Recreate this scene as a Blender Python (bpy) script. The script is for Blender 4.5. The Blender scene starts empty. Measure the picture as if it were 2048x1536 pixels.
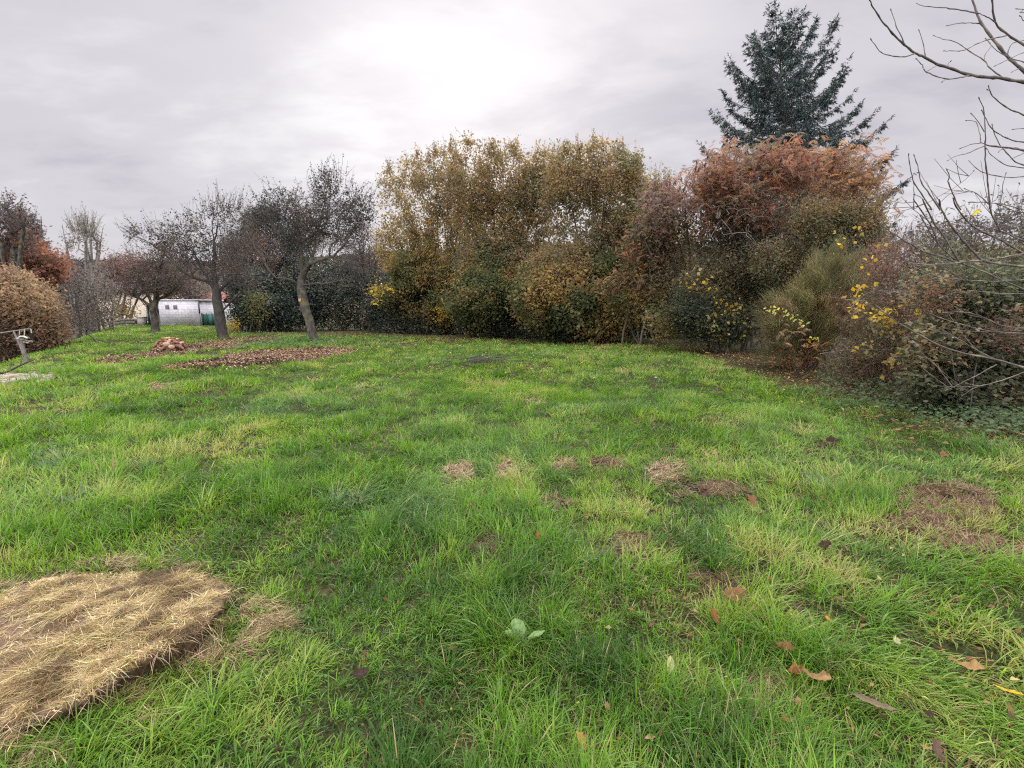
import bpy, math
import numpy as np
from mathutils import Vector

scene = bpy.context.scene
C = scene.collection
FPX, EYE, PITCH = 950.0, 1.6, math.radians(9.45)

# ---------------------------------------------------------------- camera
cam_d = bpy.data.cameras.new("camera")
cam = bpy.data.objects.new("camera", cam_d)
C.objects.link(cam)
cam.location = (0, 0, EYE)
cam.rotation_euler = (math.pi / 2 - PITCH, 0, 0)
cam_d.sensor_width = 36
cam_d.lens = FPX / 2048 * 36
cam_d.clip_start = 0.05
cam_d.clip_end = 3000
scene.camera = cam

# ---------------------------------------------------------------- light
SUN_EL, SUN_AZ = math.radians(25), math.radians(-3)      # azimuth from +Y towards +X
scene.view_settings.view_transform = 'Standard'
scene.view_settings.look = 'None'
scene.view_settings.gamma = 1
scene.view_settings.exposure = 1.05
sd = Vector((math.sin(SUN_AZ) * math.cos(SUN_EL), math.cos(SUN_AZ) * math.cos(SUN_EL), math.sin(SUN_EL)))
sun_d = bpy.data.lights.new("sun", 'SUN')
sun_d.energy = 1.5
sun_d.angle = math.radians(14)
sun_d.color = (1.0, 0.95, 0.87)
sun = bpy.data.objects.new("sun", sun_d)
sun.rotation_euler = sd.to_track_quat('Z', 'Y').to_euler()
sun.location = (0, 0, 30)
C.objects.link(sun)

world = bpy.data.worlds.new("World")
scene.world = world
world.use_nodes = True
nt = world.node_tree
nt.nodes.clear()


def N(nt, typ, **kw):
    n = nt.nodes.new(typ)
    for k, v in kw.items():
        if k.startswith('i_'):
            n.inputs[k[2:].replace('_', ' ')].default_value = v
        else:
            setattr(n, k, v)
    return n


def math_n(nt, op, a, b=None, clamp=False):
    n = nt.nodes.new('ShaderNodeMath')
    n.operation = op
    n.use_clamp = clamp
    for i, v in enumerate((a, b)):
        if v is None:
            continue
        if isinstance(v, (int, float)):
            n.inputs[i].default_value = v
        else:
            nt.links.new(v, n.inputs[i])
    return n.outputs[0]


def ramp(nt, fac, stops, interp='LINEAR'):
    r = nt.nodes.new('ShaderNodeValToRGB')
    r.color_ramp.interpolation = interp
    el = r.color_ramp.elements
    while len(el) < len(stops):
        el.new(0.5)
    for e, (p, c) in zip(el, stops):
        e.position = p
        e.color = (c[0], c[1], c[2], 1) if not isinstance(c, (int, float)) else (c, c, c, 1)
    nt.links.new(fac, r.inputs[0])
    return r.outputs[0]


def build_world():
    L = nt.links
    tc = N(nt, 'ShaderNodeTexCoord')
    sky = N(nt, 'ShaderNodeTexSky', sky_type='NISHITA', sun_disc=False, sun_elevation=SUN_EL, sun_rotation=SUN_AZ)
    sky.air_density, sky.dust_density = 1.0, 0.8
    sep = N(nt, 'ShaderNodeSeparateXYZ')
    L.new(tc.outputs['Generated'], sep.inputs[0])
    z = sep.outputs[2]
    zc = math_n(nt, 'ADD', math_n(nt, 'MAXIMUM', z, 0.0), 0.22)
    comb = N(nt, 'ShaderNodeCombineXYZ')
    L.new(math_n(nt, 'DIVIDE', sep.outputs[0], zc), comb.inputs[0])
    L.new(math_n(nt, 'DIVIDE', sep.outputs[1], zc), comb.inputs[1])
    mp = N(nt, 'ShaderNodeMapping')
    mp.inputs['Rotation'].default_value = (0, 0, 0.5)
    mp.inputs['Location'].default_value = (3.7, 1.2, 0)
    mp.inputs['Scale'].default_value = (1.0, 1.7, 1)
    L.new(comb.outputs[0], mp.inputs[0])
    n1 = N(nt, 'ShaderNodeTexNoise', i_Scale=0.9, i_Detail=6.0, i_Roughness=0.55, i_Distortion=0.4)
    n2 = N(nt, 'ShaderNodeTexNoise', i_Scale=3.2, i_Detail=5.0, i_Roughness=0.55, i_Distortion=0.3)
    L.new(mp.outputs[0], n1.inputs[0])
    L.new(mp.outputs[0], n2.inputs[0])
    nn = math_n(nt, 'ADD', math_n(nt, 'MULTIPLY', n1.outputs[0], 0.7), math_n(nt, 'MULTIPLY', n2.outputs[0], 0.3))
    cl = ramp(nt, nn, [(0.34, (0.46, 0.437, 0.49)), (0.50, (0.57, 0.543, 0.585)), (0.66, (0.70, 0.675, 0.705))], 'EASE')
    # brightness round the veiled sun; overcast zenith, boosted out of view to light the ground
    dot = N(nt, 'ShaderNodeVectorMath', operation='DOT_PRODUCT')
    L.new(tc.outputs['Generated'], dot.inputs[0])
    dot.inputs[1].default_value = sd
    om = math_n(nt, 'SUBTRACT', 1.0, dot.outputs['Value'])
    g1 = math_n(nt, 'EXPONENT', math_n(nt, 'MULTIPLY', om, -28.0))
    g2 = math_n(nt, 'EXPONENT', math_n(nt, 'MULTIPLY', om, -7.0))
    glow = math_n(nt, 'ADD', math_n(nt, 'MULTIPLY', g1, 0.19), math_n(nt, 'MULTIPLY', g2, 0.09))
    glow = math_n(nt, 'MULTIPLY', glow, math_n(nt, 'ADD', math_n(nt, 'MULTIPLY', nn, 1.3), 0.35))
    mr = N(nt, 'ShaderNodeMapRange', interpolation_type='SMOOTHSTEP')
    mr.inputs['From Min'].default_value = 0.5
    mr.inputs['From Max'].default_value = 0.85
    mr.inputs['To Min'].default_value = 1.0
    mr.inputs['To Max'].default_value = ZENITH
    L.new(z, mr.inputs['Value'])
    gl = N(nt, 'ShaderNodeCombineColor')
    L.new(glow, gl.inputs[0])
    L.new(math_n(nt, 'MULTIPLY', glow, 0.99), gl.inputs[1])
    L.new(math_n(nt, 'MULTIPLY', glow, 0.93), gl.inputs[2])
    add = N(nt, 'ShaderNodeVectorMath', operation='ADD')
    L.new(cl, add.inputs[0])
    L.new(gl.outputs[0], add.inputs[1])
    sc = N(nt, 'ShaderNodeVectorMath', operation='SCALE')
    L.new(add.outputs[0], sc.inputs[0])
    rear = N(nt, 'ShaderNodeMapRange', interpolation_type='SMOOTHSTEP')      # brightness added to the unseen sky behind the camera, front-lighting the hedges
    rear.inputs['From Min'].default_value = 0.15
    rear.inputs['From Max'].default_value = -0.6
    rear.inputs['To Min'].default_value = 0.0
    rear.inputs['To Max'].default_value = REAR_FILL
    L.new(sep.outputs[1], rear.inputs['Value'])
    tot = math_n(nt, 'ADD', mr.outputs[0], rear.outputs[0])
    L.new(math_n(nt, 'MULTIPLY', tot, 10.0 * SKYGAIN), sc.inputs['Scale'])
    mix = N(nt, 'ShaderNodeMix', data_type='RGBA')
    mix.inputs[0].default_value = 0.975
    L.new(sky.outputs[0], mix.inputs[6])
    L.new(sc.outputs[0], mix.inputs[7])
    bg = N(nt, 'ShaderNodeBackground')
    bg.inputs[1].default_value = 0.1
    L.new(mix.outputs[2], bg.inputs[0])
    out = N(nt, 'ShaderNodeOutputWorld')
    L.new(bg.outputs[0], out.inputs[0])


REAR_FILL = 1.9
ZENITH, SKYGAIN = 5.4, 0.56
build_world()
scene.cycles.pixel_filter_type = 'BLACKMAN_HARRIS'
scene.cycles.filter_width = 1.2
scene.cycles.use_denoising = False
scene.cycles.max_bounces = 6
scene.cycles.diffuse_bounces = 4
scene.cycles.transmission_bounces = 4
scene.cycles.transparent_max_bounces = 4

# ---------------------------------------------------------------- numpy helpers
rng = np.random.default_rng(7)


def seed(n):
    global rng
    rng = np.random.default_rng(n)


def U(a, b, n=None):
    return rng.uniform(a, b, n)


def h3(i, j, k, s=0):
    n = (i.astype(np.int64) * 73856093) ^ (j.astype(np.int64) * 19349663) ^ (k.astype(np.int64) * 83492791) ^ (s * 2654435761 & 0xffffffff)
    n = (n ^ (n >> 13)) * 1274126177 & 0x7fffffff
    n = (n ^ (n >> 15)) * 668265263 & 0x7fffffff
    return ((n >> 7) & 0xffff) / 65535.0


def noise(p, sc=1.0, s=0):
    p = np.atleast_2d(np.asarray(p, float)) * sc
    if p.shape[1] == 2:
        p = np.c_[p, np.full(len(p), 0.37)]
    f = np.floor(p)
    t = p - f
    t = t * t * (3 - 2 * t)
    f = f.astype(np.int64)
    r = 0
    for a in (0, 1):
        for b in (0, 1):
            for c in (0, 1):
                w = (t[:, 0] if a else 1 - t[:, 0]) * (t[:, 1] if b else 1 - t[:, 1]) * (t[:, 2] if c else 1 - t[:, 2])
                r = r + w * h3(f[:, 0] + a, f[:, 1] + b, f[:, 2] + c, s)
    return r


def fbm(p, sc=1.0, s=0, o=3):
    r, a, t = 0, 1.0, 0
    for i in range(o):
        r = r + a * noise(p, sc * 2 ** i, s + i * 17)
        t += a
        a *= 0.5
    return r / t


def sstep(x, a, b):
    t = np.clip((x - a) / (b - a), 0, 1)
    return t * t * (3 - 2 * t)


EDGE_A, EDGE_B = np.array([-11.8, 11.0]), np.array([-27.5, 33.5])   # crest of the lawn on the left
_e = (EDGE_B - EDGE_A) / np.linalg.norm(EDGE_B - EDGE_A)
_en = np.array([-_e[1], _e[0]])


def hgt(x, y):
    x = np.asarray(x, float)
    y = np.asarray(y, float)
    d = (x - EDGE_A[0]) * _en[0] + (y - EDGE_A[1]) * _en[1]
    d = np.maximum(d, 0)
    drop = -0.55 * np.maximum(d - 1.0, 0) - 0.20 * np.minimum(d, 1.0) ** 2
    far = np.maximum(y - 46, 0) * -0.08
    r = np.hypot(x, y)
    p = np.c_[x.ravel(), y.ravel()]
    und = ((fbm(p, 0.45, 3, 2) - 0.5) * 0.16).reshape(x.shape) * sstep(r, 1.0, 5.0)
    und += ((noise(p, 2.1, 9) - 0.5) * 0.03).reshape(x.shape)
    return np.maximum(drop + far, -7.0) + und


CT, ST = math.cos(PITCH), math.sin(PITCH)


def ray(px, py):
    a = (np.asarray(px, float) - 1024) / FPX
    b = (768 - np.asarray(py, float)) / FPX
    return a, CT + b * ST, -ST + b * CT


def P(px, py, Y):
    """point seen at pixel (px, py) of the 2048x1536 picture, Y metres ahead"""
    a, fy, fz = ray(px, py)
    t = Y / fy
    return np.stack([a * t, np.asarray(Y, float) + 0 * t, EYE + fz * t], -1)


def G(px, py, zoff=0.0):
    """point of the ground seen at a pixel"""
    a, fy, fz = ray(px, py)
    t = np.asarray(EYE / np.maximum(-fz, 1e-3), float)
    for _ in range(12):
        z = hgt(a * t, fy * t) + zoff
        t = 0.5 * t + 0.5 * (EYE - z) / np.maximum(-fz, 1e-3)
    return np.stack([a * t, fy * t, hgt(a * t, fy * t) + zoff], -1)


def project(p):
    d = p - np.array([0, 0, EYE])
    z = d[:, 1] * CT - d[:, 2] * ST
    u = d[:, 1] * ST + d[:, 2] * CT
    return 1024 + FPX * d[:, 0] / z, 768 - FPX * u / z


# ---------------------------------------------------------------- objects
def tag(o, label=None, cat=None, group=None, kind=None):
    if label: o['label'] = label
    if cat: o['category'] = cat
    if group: o['group'] = group
    if kind: o['kind'] = kind
    return o


def thing(name, label, cat, loc, group=None):
    o = bpy.data.objects.new(name, None)
    o.empty_display_size = 0.2
    C.objects.link(o)
    o.location = [float(v) for v in loc]
    return tag(o, label, cat, group)


def mk(name, V, F, mat, parent=None, col=None, smooth=False, label=None, mat2=None, nf1=0):
    """link vertices V and faces F (rows of 4, or a list of such arrays) as ONE mesh object"""
    V = np.asarray(V, np.float32)
    if parent is not None:
        V = V - np.array(parent.location, np.float32)
    F = np.asarray(F, np.int32)
    me = bpy.data.meshes.new(name)
    me.vertices.add(len(V))
    me.vertices.foreach_set('co', V.ravel())
    k = F.shape[1]
    me.loops.add(F.size)
    me.loops.foreach_set('vertex_index', F.ravel())
    me.polygons.add(len(F))
    me.polygons.foreach_set('loop_start', np.arange(0, F.size, k, dtype=np.int32))
    if smooth:
        me.polygons.foreach_set('use_smooth', np.ones(len(F), bool))
    if col is not None:
        a = me.color_attributes.new('Col', 'FLOAT_COLOR', 'POINT')
        c = np.ones((len(V), 4), np.float32)
        c[:, :3] = col
        a.data.foreach_set('color', c.ravel())
    me.materials.append(mat)
    if mat2 is not None:                      # the first nf1 faces keep mat, the rest take mat2
        me.materials.append(mat2)
        me.polygons.foreach_set('material_index', (np.arange(len(F)) >= nf1).astype(np.int32))
    me.update(calc_edges=True)
    me.validate()
    o = bpy.data.objects.new(name, me)
    C.objects.link(o)
    if parent is not None:
        o.parent = parent
    if label: o['label'] = label
    return o


class MB:
    """gathers quads"""
    def __init__(s):
        s.V, s.F, s.C, s.n = [], [], [], 0

    def add(s, V, F, col=None):
        V = np.asarray(V, float)
        if len(V) == 0: return
        s.V.append(V)
        s.F.append(np.asarray(F, int) + s.n)
        s.C.append(np.broadcast_to(np.asarray(col if col is not None else (.5, .5, .5), float), V.shape))
        s.n += len(V)

    def box(s, lo, hi, col=None, rz=0.0, c=None):
        lo, hi = np.array(lo, float), np.array(hi, float)
        v = np.array([[x, y, z] for z in (0, 1) for y in (0, 1) for x in (0, 1)], float) * (hi - lo) + lo
        if rz:
            cc = (lo + hi) / 2 if c is None else np.array(c)
            d = v - cc
            v = np.c_[cc[0] + d[:, 0] * math.cos(rz) - d[:, 1] * math.sin(rz), cc[1] + d[:, 0] * math.sin(rz) + d[:, 1] * math.cos(rz), v[:, 2]]
        s.add(v, [[0, 2, 3, 1], [4, 5, 7, 6], [0, 1, 5, 4], [2, 6, 7, 3], [0, 4, 6, 2], [1, 3, 7, 5]], col)

    def tube(s, pts, rad, k=6, col=None):
        V, F = tubes([np.asarray(pts, float)], [np.broadcast_to(np.asarray(rad, float), (len(pts),))], k)
        s.add(V, F, col)

    def build(s, name, mat, parent=None, smooth=False, label=None):
        return mk(name, np.concatenate(s.V), np.concatenate(s.F), mat, parent, np.concatenate(s.C), smooth, label)


def norm(v):
    return v / np.maximum(np.linalg.norm(v, axis=-1, keepdims=True), 1e-9)


def tubes(chains, rads, k=5):
    """all chains as tubes of k sides, vectorised"""
    if not chains:
        return np.zeros((0, 3)), np.zeros((0, 4), int)
    pos = np.concatenate(chains)
    rad = np.concatenate(rads)
    ln = np.array([len(c) for c in chains])
    cid = np.repeat(np.arange(len(chains)), ln)
    E = len(pos)
    nxt = np.minimum(np.arange(E) + 1, E - 1)
    prv = np.maximum(np.arange(E) - 1, 0)
    nxt = np.where(cid[nxt] == cid, nxt, np.arange(E))
    prv = np.where(cid[prv] == cid, prv, np.arange(E))
    t = norm(pos[nxt] - pos[prv])
    first = np.concatenate([[0], np.cumsum(ln)[:-1]])
    last = np.cumsum(ln) - 1
    main = norm(pos[last] - pos[first])
    ref = np.where(np.abs(main[:, 2:3]) > 0.75, np.array([[1.0, 0.13, 0.07]]), np.array([[0.05, 0.11, 1.0]]))[cid]
    a = norm(np.cross(t, ref))
    b = np.cross(t, a)
    ang = np.arange(k) * 2 * math.pi / k
    V = pos[:, None] + rad[:, None, None] * (np.cos(ang)[None, :, None] * a[:, None] + np.sin(ang)[None, :, None] * b[:, None])
    V = V.reshape(-1, 3)
    src = np.where(nxt != np.arange(E))[0]
    j = np.arange(k)
    j2 = (j + 1) % k
    F = np.stack([src[:, None] * k + j, src[:, None] * k + j2, (src[:, None] + 1) * k + j2, (src[:, None] + 1) * k + j], -1).reshape(-1, 4)
    return V, F


def leaves(pos, size, asp, col, droop=0.0, flat=0.5, dirs=None, fold=0.15):
    """rhombic leaf blades; flat=1 lies level, 0 any way; dirs steers the midrib"""
    n = len(pos)
    size = np.broadcast_to(size, (n,))[:, None]
    d = rng.normal(size=(n, 3))
    d[:, 2] = d[:, 2] * (1 - flat) - droop
    if dirs is not None:
        d = norm(d) * 0.6 + dirs
    d = norm(d)
    up = rng.normal(size=(n, 3)) * (1.05 - flat) + np.array([0, 0, 1.0]) * flat
    s = norm(np.cross(d, up))
    nn = np.cross(s, d)
    w = size * asp * 0.5
    A = pos
    B = pos + d * size * 0.45 + s * w + nn * size * fold
    T = pos + d * size
    D = pos + d * size * 0.45 - s * w + nn * size * fold
    V = np.stack([A, B, T, D], 1).reshape(-1, 3)
    F = np.arange(4 * n).reshape(n, 4)
    return V, F, np.repeat(col, 4, 0)


def blades(base, L, W, az, a0, a1, segs, col, twist=0.5, rise=None):
    """curved grass blades starting at angle a0 from the vertical and ending at a1"""
    n = len(base)
    L, W, az, a0, a1 = [np.broadcast_to(np.asarray(v, float), (n,)) for v in (L, W, az, a0, a1)]
    t = np.linspace(0, 1, segs + 1)
    p = np.zeros((n, segs + 1, 3))
    for i in range(segs):
        a = a0 + (a1 - a0) * ((i + 0.5) / segs) ** 1.3
        st = L / segs
        p[:, i + 1, 0] = p[:, i, 0] + st * np.sin(a) * np.cos(az)
        p[:, i + 1, 1] = p[:, i, 1] + st * np.sin(a) * np.sin(az)
        p[:, i + 1, 2] = p[:, i, 2] + st * np.cos(a)
    p += base[:, None]
    w = np.where(t < 0.5, 0.8 + 0.4 * t, 1.0) * np.minimum(1, (1 - t) * 2.2 + 0.06)
    sa = az + math.pi / 2 + U(-twist, twist, n)
    side = np.stack([np.cos(sa), np.sin(sa), U(-.3, .3, n)], -1)
    hw = 0.5 * W[:, None] * w[None]
    Lf = p + side[:, None] * hw[..., None]
    Rt = p - side[:, None] * hw[..., None]
    V = np.stack([Lf, Rt], 2).reshape(-1, 3)
    m = (segs + 1) * 2
    o = (np.arange(n) * m)[:, None]
    i2 = np.arange(segs)[None] * 2
    F = np.stack([o + i2, o + i2 + 1, o + i2 + 3, o + i2 + 2], -1).reshape(-1, 4)
    return V, F, np.repeat(col, m, 0)


def pick(pal, n, pos=None, clump=1.2, s=0, jit=0.18):
    """colours out of a palette [(rgb, weight)...], chosen in clumps where pos is given"""
    cols = np.array([c for c, w in pal], float)
    w = np.array([w for c, w in pal], float)
    w = np.cumsum(w) / w.sum()
    if pos is not None:
        v = 0.75 * sstep(fbm(pos, clump * .8, s, 3), 0.25, 0.75) + 0.25 * U(0, 1, n)
        # equalise
        v = np.argsort(np.argsort(v)) / max(n - 1, 1)
    else:
        v = U(0, 1, n)
    c = cols[np.searchsorted(w, np.clip(v, 0, 0.9999))]
    return np.clip(c * (1 + rng.normal(0, jit, (n, 1))) * (1 + rng.normal(0, 0.06, (n, 3))), 0.004, 0.9)


# ---------------------------------------------------------------- materials
def new_mat(name):
    m = bpy.data.materials.new(name)
    m.use_nodes = True
    t = m.node_tree
    t.nodes.clear()
    return m, t


def leaf_mat(name, rough=0.5, trans=0.35, spec=0.35, gain=1.0):
    m, t = new_mat(name)
    at = N(t, 'ShaderNodeAttribute', attribute_name='Col')
    pr = N(t, 'ShaderNodeBsdfPrincipled')
    pr.inputs['Roughness'].default_value = rough
    pr.inputs['Specular IOR Level'].default_value = spec
    t.links.new(at.outputs['Color'], pr.inputs['Base Color'])
    out = N(t, 'ShaderNodeOutputMaterial')
    if trans > 0:
        tr = N(t, 'ShaderNodeBsdfTranslucent')
        hs = N(t, 'ShaderNodeHueSaturation')
        hs.inputs['Saturation'].default_value = 1.1
        hs.inputs['Value'].default_value = 1.5
        t.links.new(at.outputs['Color'], hs.inputs['Color'])
        t.links.new(hs.outputs[0], tr.inputs['Color'])
        mx = N(t, 'ShaderNodeMixShader')
        mx.inputs[0].default_value = trans
        t.links.new(pr.outputs[0], mx.inputs[1])
        t.links.new(tr.outputs[0], mx.inputs[2])
        t.links.new(mx.outputs[0], out.inputs[0])
    else:
        t.links.new(pr.outputs[0], out.inputs[0])
    return m


def bark_mat(name, c1, c2, c3=None, scale=14.0, bump=0.6):
    m, t = new_mat(name)
    tc = N(t, 'ShaderNodeTexCoord')
    mp = N(t, 'ShaderNodeMapping')
    mp.inputs['Scale'].default_value = (1, 1, 0.3)
    t.links.new(tc.outputs['Object'], mp.inputs[0])
    n1 = N(t, 'ShaderNodeTexNoise', i_Scale=scale, i_Detail=6.0, i_Roughness=0.65)
    t.links.new(mp.outputs[0], n1.inputs[0])
    n2 = N(t, 'ShaderNodeTexNoise', i_Scale=scale * 0.25, i_Detail=4.0)
    t.links.new(tc.outputs['Object'], n2.inputs[0])
    a = ramp(t, n1.outputs[0], [(0.35, c1), (0.68, c2)])
    if c3:
        mx = N(t, 'ShaderNodeMix', data_type='RGBA')
        t.links.new(ramp(t, n2.outputs[0], [(0.5, 0.0), (0.62, 1.0)]), mx.inputs[0])
        t.links.new(a, mx.inputs[6])
        mx.inputs[7].default_value = (*c3, 1)
        a = mx.outputs[2]
    pr = N(t, 'ShaderNodeBsdfPrincipled')
    pr.inputs['Roughness'].default_value = 0.85
    t.links.new(a, pr.inputs['Base Color'])
    bp = N(t, 'ShaderNodeBump')
    bp.inputs['Strength'].default_value = bump
    bp.inputs['Distance'].default_value = 0.02
    t.links.new(n1.outputs[0], bp.inputs['Height'])
    t.links.new(bp.outputs[0], pr.inputs['Normal'])
    out = N(t, 'ShaderNodeOutputMaterial')
    t.links.new(pr.outputs[0], out.inputs[0])
    return m


def plain_mat(name, c, rough=0.6, var=0.25, scale=5.0, metal=0.0):
    m, t = new_mat(name)
    tc = N(t, 'ShaderNodeTexCoord')
    n1 = N(t, 'ShaderNodeTexNoise', i_Scale=scale, i_Detail=6.0, i_Roughness=0.6)
    t.links.new(tc.outputs['Object'], n1.inputs[0])
    a = ramp(t, n1.outputs[0], [(0.3, tuple(v * (1 - var) for v in c)), (0.7, tuple(min(v * (1 + var), 0.95) for v in c))])
    pr = N(t, 'ShaderNodeBsdfPrincipled')
    pr.inputs['Roughness'].default_value = rough
    pr.inputs['Metallic'].default_value = metal
    t.links.new(a, pr.inputs['Base Color'])
    out = N(t, 'ShaderNodeOutputMaterial')
    t.links.new(pr.outputs[0], out.inputs[0])
    return m


M_LEAF = leaf_mat('leaf', 0.6, 0.52, 0.2)
M_DARK = leaf_mat('evergreen_leaf', 0.45, 0.12, 0.4)
M_GRASS = leaf_mat('grass', 0.45, 0.42, 0.25)
M_STRAW = leaf_mat('straw', 0.6, 0.2, 0.25)
M_MATTE = leaf_mat('earthy', 0.9, 0.0, 0.15)
M_BARK = bark_mat('apple_bark', (0.03, 0.027, 0.024), (0.115, 0.105, 0.09), (0.14, 0.135, 0.07))
M_TWIG = bark_mat('twig_bark', (0.03, 0.026, 0.022), (0.10, 0.082, 0.066), None, 30.0, 0.2)
M_HAZEL = bark_mat('hazel_bark', (0.07, 0.06, 0.045), (0.19, 0.16, 0.12), None, 20.0, 0.3)
M_LIMB = bark_mat('young_bark', (0.06, 0.048, 0.048), (0.17, 0.14, 0.125), (0.22, 0.19, 0.15), 40.0, 0.3)


# ---------------------------------------------------------------- plant growth
def grow(chains, att, wpath=0.25, step=0.35, jit=0.12):
    """joins attractor points to the nearest wood; returns nodes, parents and the node of every attractor"""
    pos, par, pl = [], [], []
    for ch in chains:
        ch = np.asarray(ch, float)
        # a chain beginning near an existing node forks off it
        prev = -1
        if pos:
            d = np.linalg.norm(np.array(pos) - ch[0], axis=1)
            k = int(d.argmin())
            if d[k] < 0.25:
                prev = k
        for i, p in enumerate(ch):
            if i == 0 and prev >= 0:
                continue
            if prev >= 0:
                q = pos[prev]
                L = np.linalg.norm(p - q)
                m = max(1, int(L / step))
                for s in range(1, m + 1):
                    pt = q + (p - q) * s / m + (rng.normal(0, jit * 0.25 * L / m, 3) if s < m else 0)
                    pos.append(pt)
                    par.append(prev)
                    pl.append(pl[prev] + L / m)
                    prev = len(pos) - 1
            else:
                pos.append(p); par.append(-1); pl.append(0.0)
                prev = len(pos) - 1
    n0 = len(pos)
    cap = n0 + len(att) * 6 + 100
    A = np.full((cap, 3), 1e6)
    A[:n0] = np.array(pos)
    PL = np.zeros(cap)
    PL[:n0] = pl
    PR = np.full(cap, -1, int)
    PR[:n0] = par
    n = n0
    order = np.argsort(np.array([np.linalg.norm(A[:n0] - a, axis=1).min() for a in att]) + U(0, 0.2, len(att)))
    end = np.zeros(len(att), int)
    for ai in order:
        a = att[ai]
        d = np.linalg.norm(A[:n] - a, axis=1)
        k = int((d + wpath * PL[:n]).argmin())
        L = d[k]
        m = int(min(max(1, round(L / step)), 5))
        q = A[k]
        perp = rng.normal(0, jit * L, 3)
        prev = k
        for s in range(1, m + 1):
            f = s / m
            pt = q + (a - q) * f + perp * (4 * f * (1 - f)) * 0.6
            if n >= cap: break
            A[n] = pt; PR[n] = prev; PL[n] = PL[prev] + L / m
            prev = n
            n += 1
        end[ai] = prev
    return A[:n], PR[:n], end, n0


def wood(A, PR, r_base, r_tip, n0, expo=0.55):
    n = len(A)
    cnt = np.ones(n)
    for i in range(n - 1, -1, -1):
        if PR[i] >= 0:
            cnt[PR[i]] += cnt[i]
    roots = PR < 0
    tot = cnt[roots].max()
    rad = np.maximum(r_tip, r_base * (cnt / tot) ** expo)
    best = {}
    for i in range(n):
        p = PR[i]
        if p >= 0 and (p not in best or cnt[i] > cnt[best[p]]):
            best[p] = i
    chains, rads = [], []
    for i in range(n):
        p = PR[i]
        if p < 0 or best[p] != i:
            idx = [i]
            while idx[-1] in best:
                idx.append(best[idx[-1]])
            if p >= 0:
                c = np.concatenate([[A[p]], A[idx]])
                r = np.concatenate([[min(rad[p], rad[i] * 1.25)], rad[idx]])
            else:
                c, r = A[idx], rad[idx].copy()
            if len(c) > 1:
                chains.append(c); rads.append(r)
    for i, c in enumerate(chains):               # knots, and a flare at the foot
        if rads[i][0] > 0.022:
            k = 1 + .13 * (noise(c * [3.1, 3.1, 4.2], 1.0, i % 91) - .5) * 2
            if i == 0 and rads[i][0] > .12:
                k[:3] *= [1.45, 1.12, 1.03][:len(k[:3])]
            rads[i] = rads[i] * k
    thick = [i for i, r in enumerate(rads) if r[0] > 0.022]
    thin = [i for i, r in enumerate(rads) if r[0] <= 0.022]
    return [(chains[i], rads[i]) for i in thick], [(chains[i], rads[i]) for i in thin], rad


HOLES = []


def blob_pts(blobs, keep=0.42, nsc=1.6, s=0):
    """blobs: (px, py, rx, ry, Y, depth radius, count, palette id); attractor points and their ids"""
    pts, ids = [], []
    for b in blobs:
        px, py, rx, ry, Y, rd, cnt, pid = b
        q = rng.normal(size=(cnt * 3, 3))
        q = norm(q) * U(0, 1, (cnt * 3, 1)) ** (1 / 2.6)
        p = P(px + q[:, 0] * rx, py + q[:, 1] * ry, Y + q[:, 2] * rd)
        nv = noise(p, nsc, s)
        m = nv > keep * 0.9
        if pid == 3:
            m &= noise(p, .95, s + 2) > .40          # hollows low in the hedge
        p = p[m][:cnt]
        p = p[p[:, 2] > hgt(p[:, 0], p[:, 1]) + 0.08]
        if HOLES:                                    # sky gaps between the stems, and a wispy top
            qx, qy = project(p)
            keep_p = np.where(qy < 335, .8, 1.0)
            for hx, hy, hrx, hry in HOLES:
                keep_p = np.where(((qx - hx) / hrx) ** 2 + ((qy - hy) / hry) ** 2 < .7, .45, keep_p)
            p = p[U(0, 1, len(p)) < keep_p]
        pts.append(p); ids.append(np.full(len(p), pid))
    return np.concatenate(pts), np.concatenate(ids)


def stemfan(base, tips, n, spread=0.5, wob=0.15, lean_pow=1.4):
    """stems from a stool fanning out to points near tips [(px,py,Y)...]"""
    chains = []
    T = np.array([P(*t) for t in tips])
    for i in range(n):
        tp = T[i % len(T)] + rng.normal(0, 0.25, 3)
        b = np.array(base) + np.r_[rng.normal(0, spread, 2), 0]
        b[2] = float(hgt(b[0], b[1])) - 0.05
        f = np.linspace(0, 1, 7)[:, None]
        h = f ** lean_pow
        c = np.concatenate([b[:2] + (tp[:2] - b[:2]) * h, b[2] + (tp[2] - b[2]) * f], 1)
        c[1:-1] += rng.normal(0, wob, (5, 3)) * 0.5
        chains.append(c)
    return chains


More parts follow.
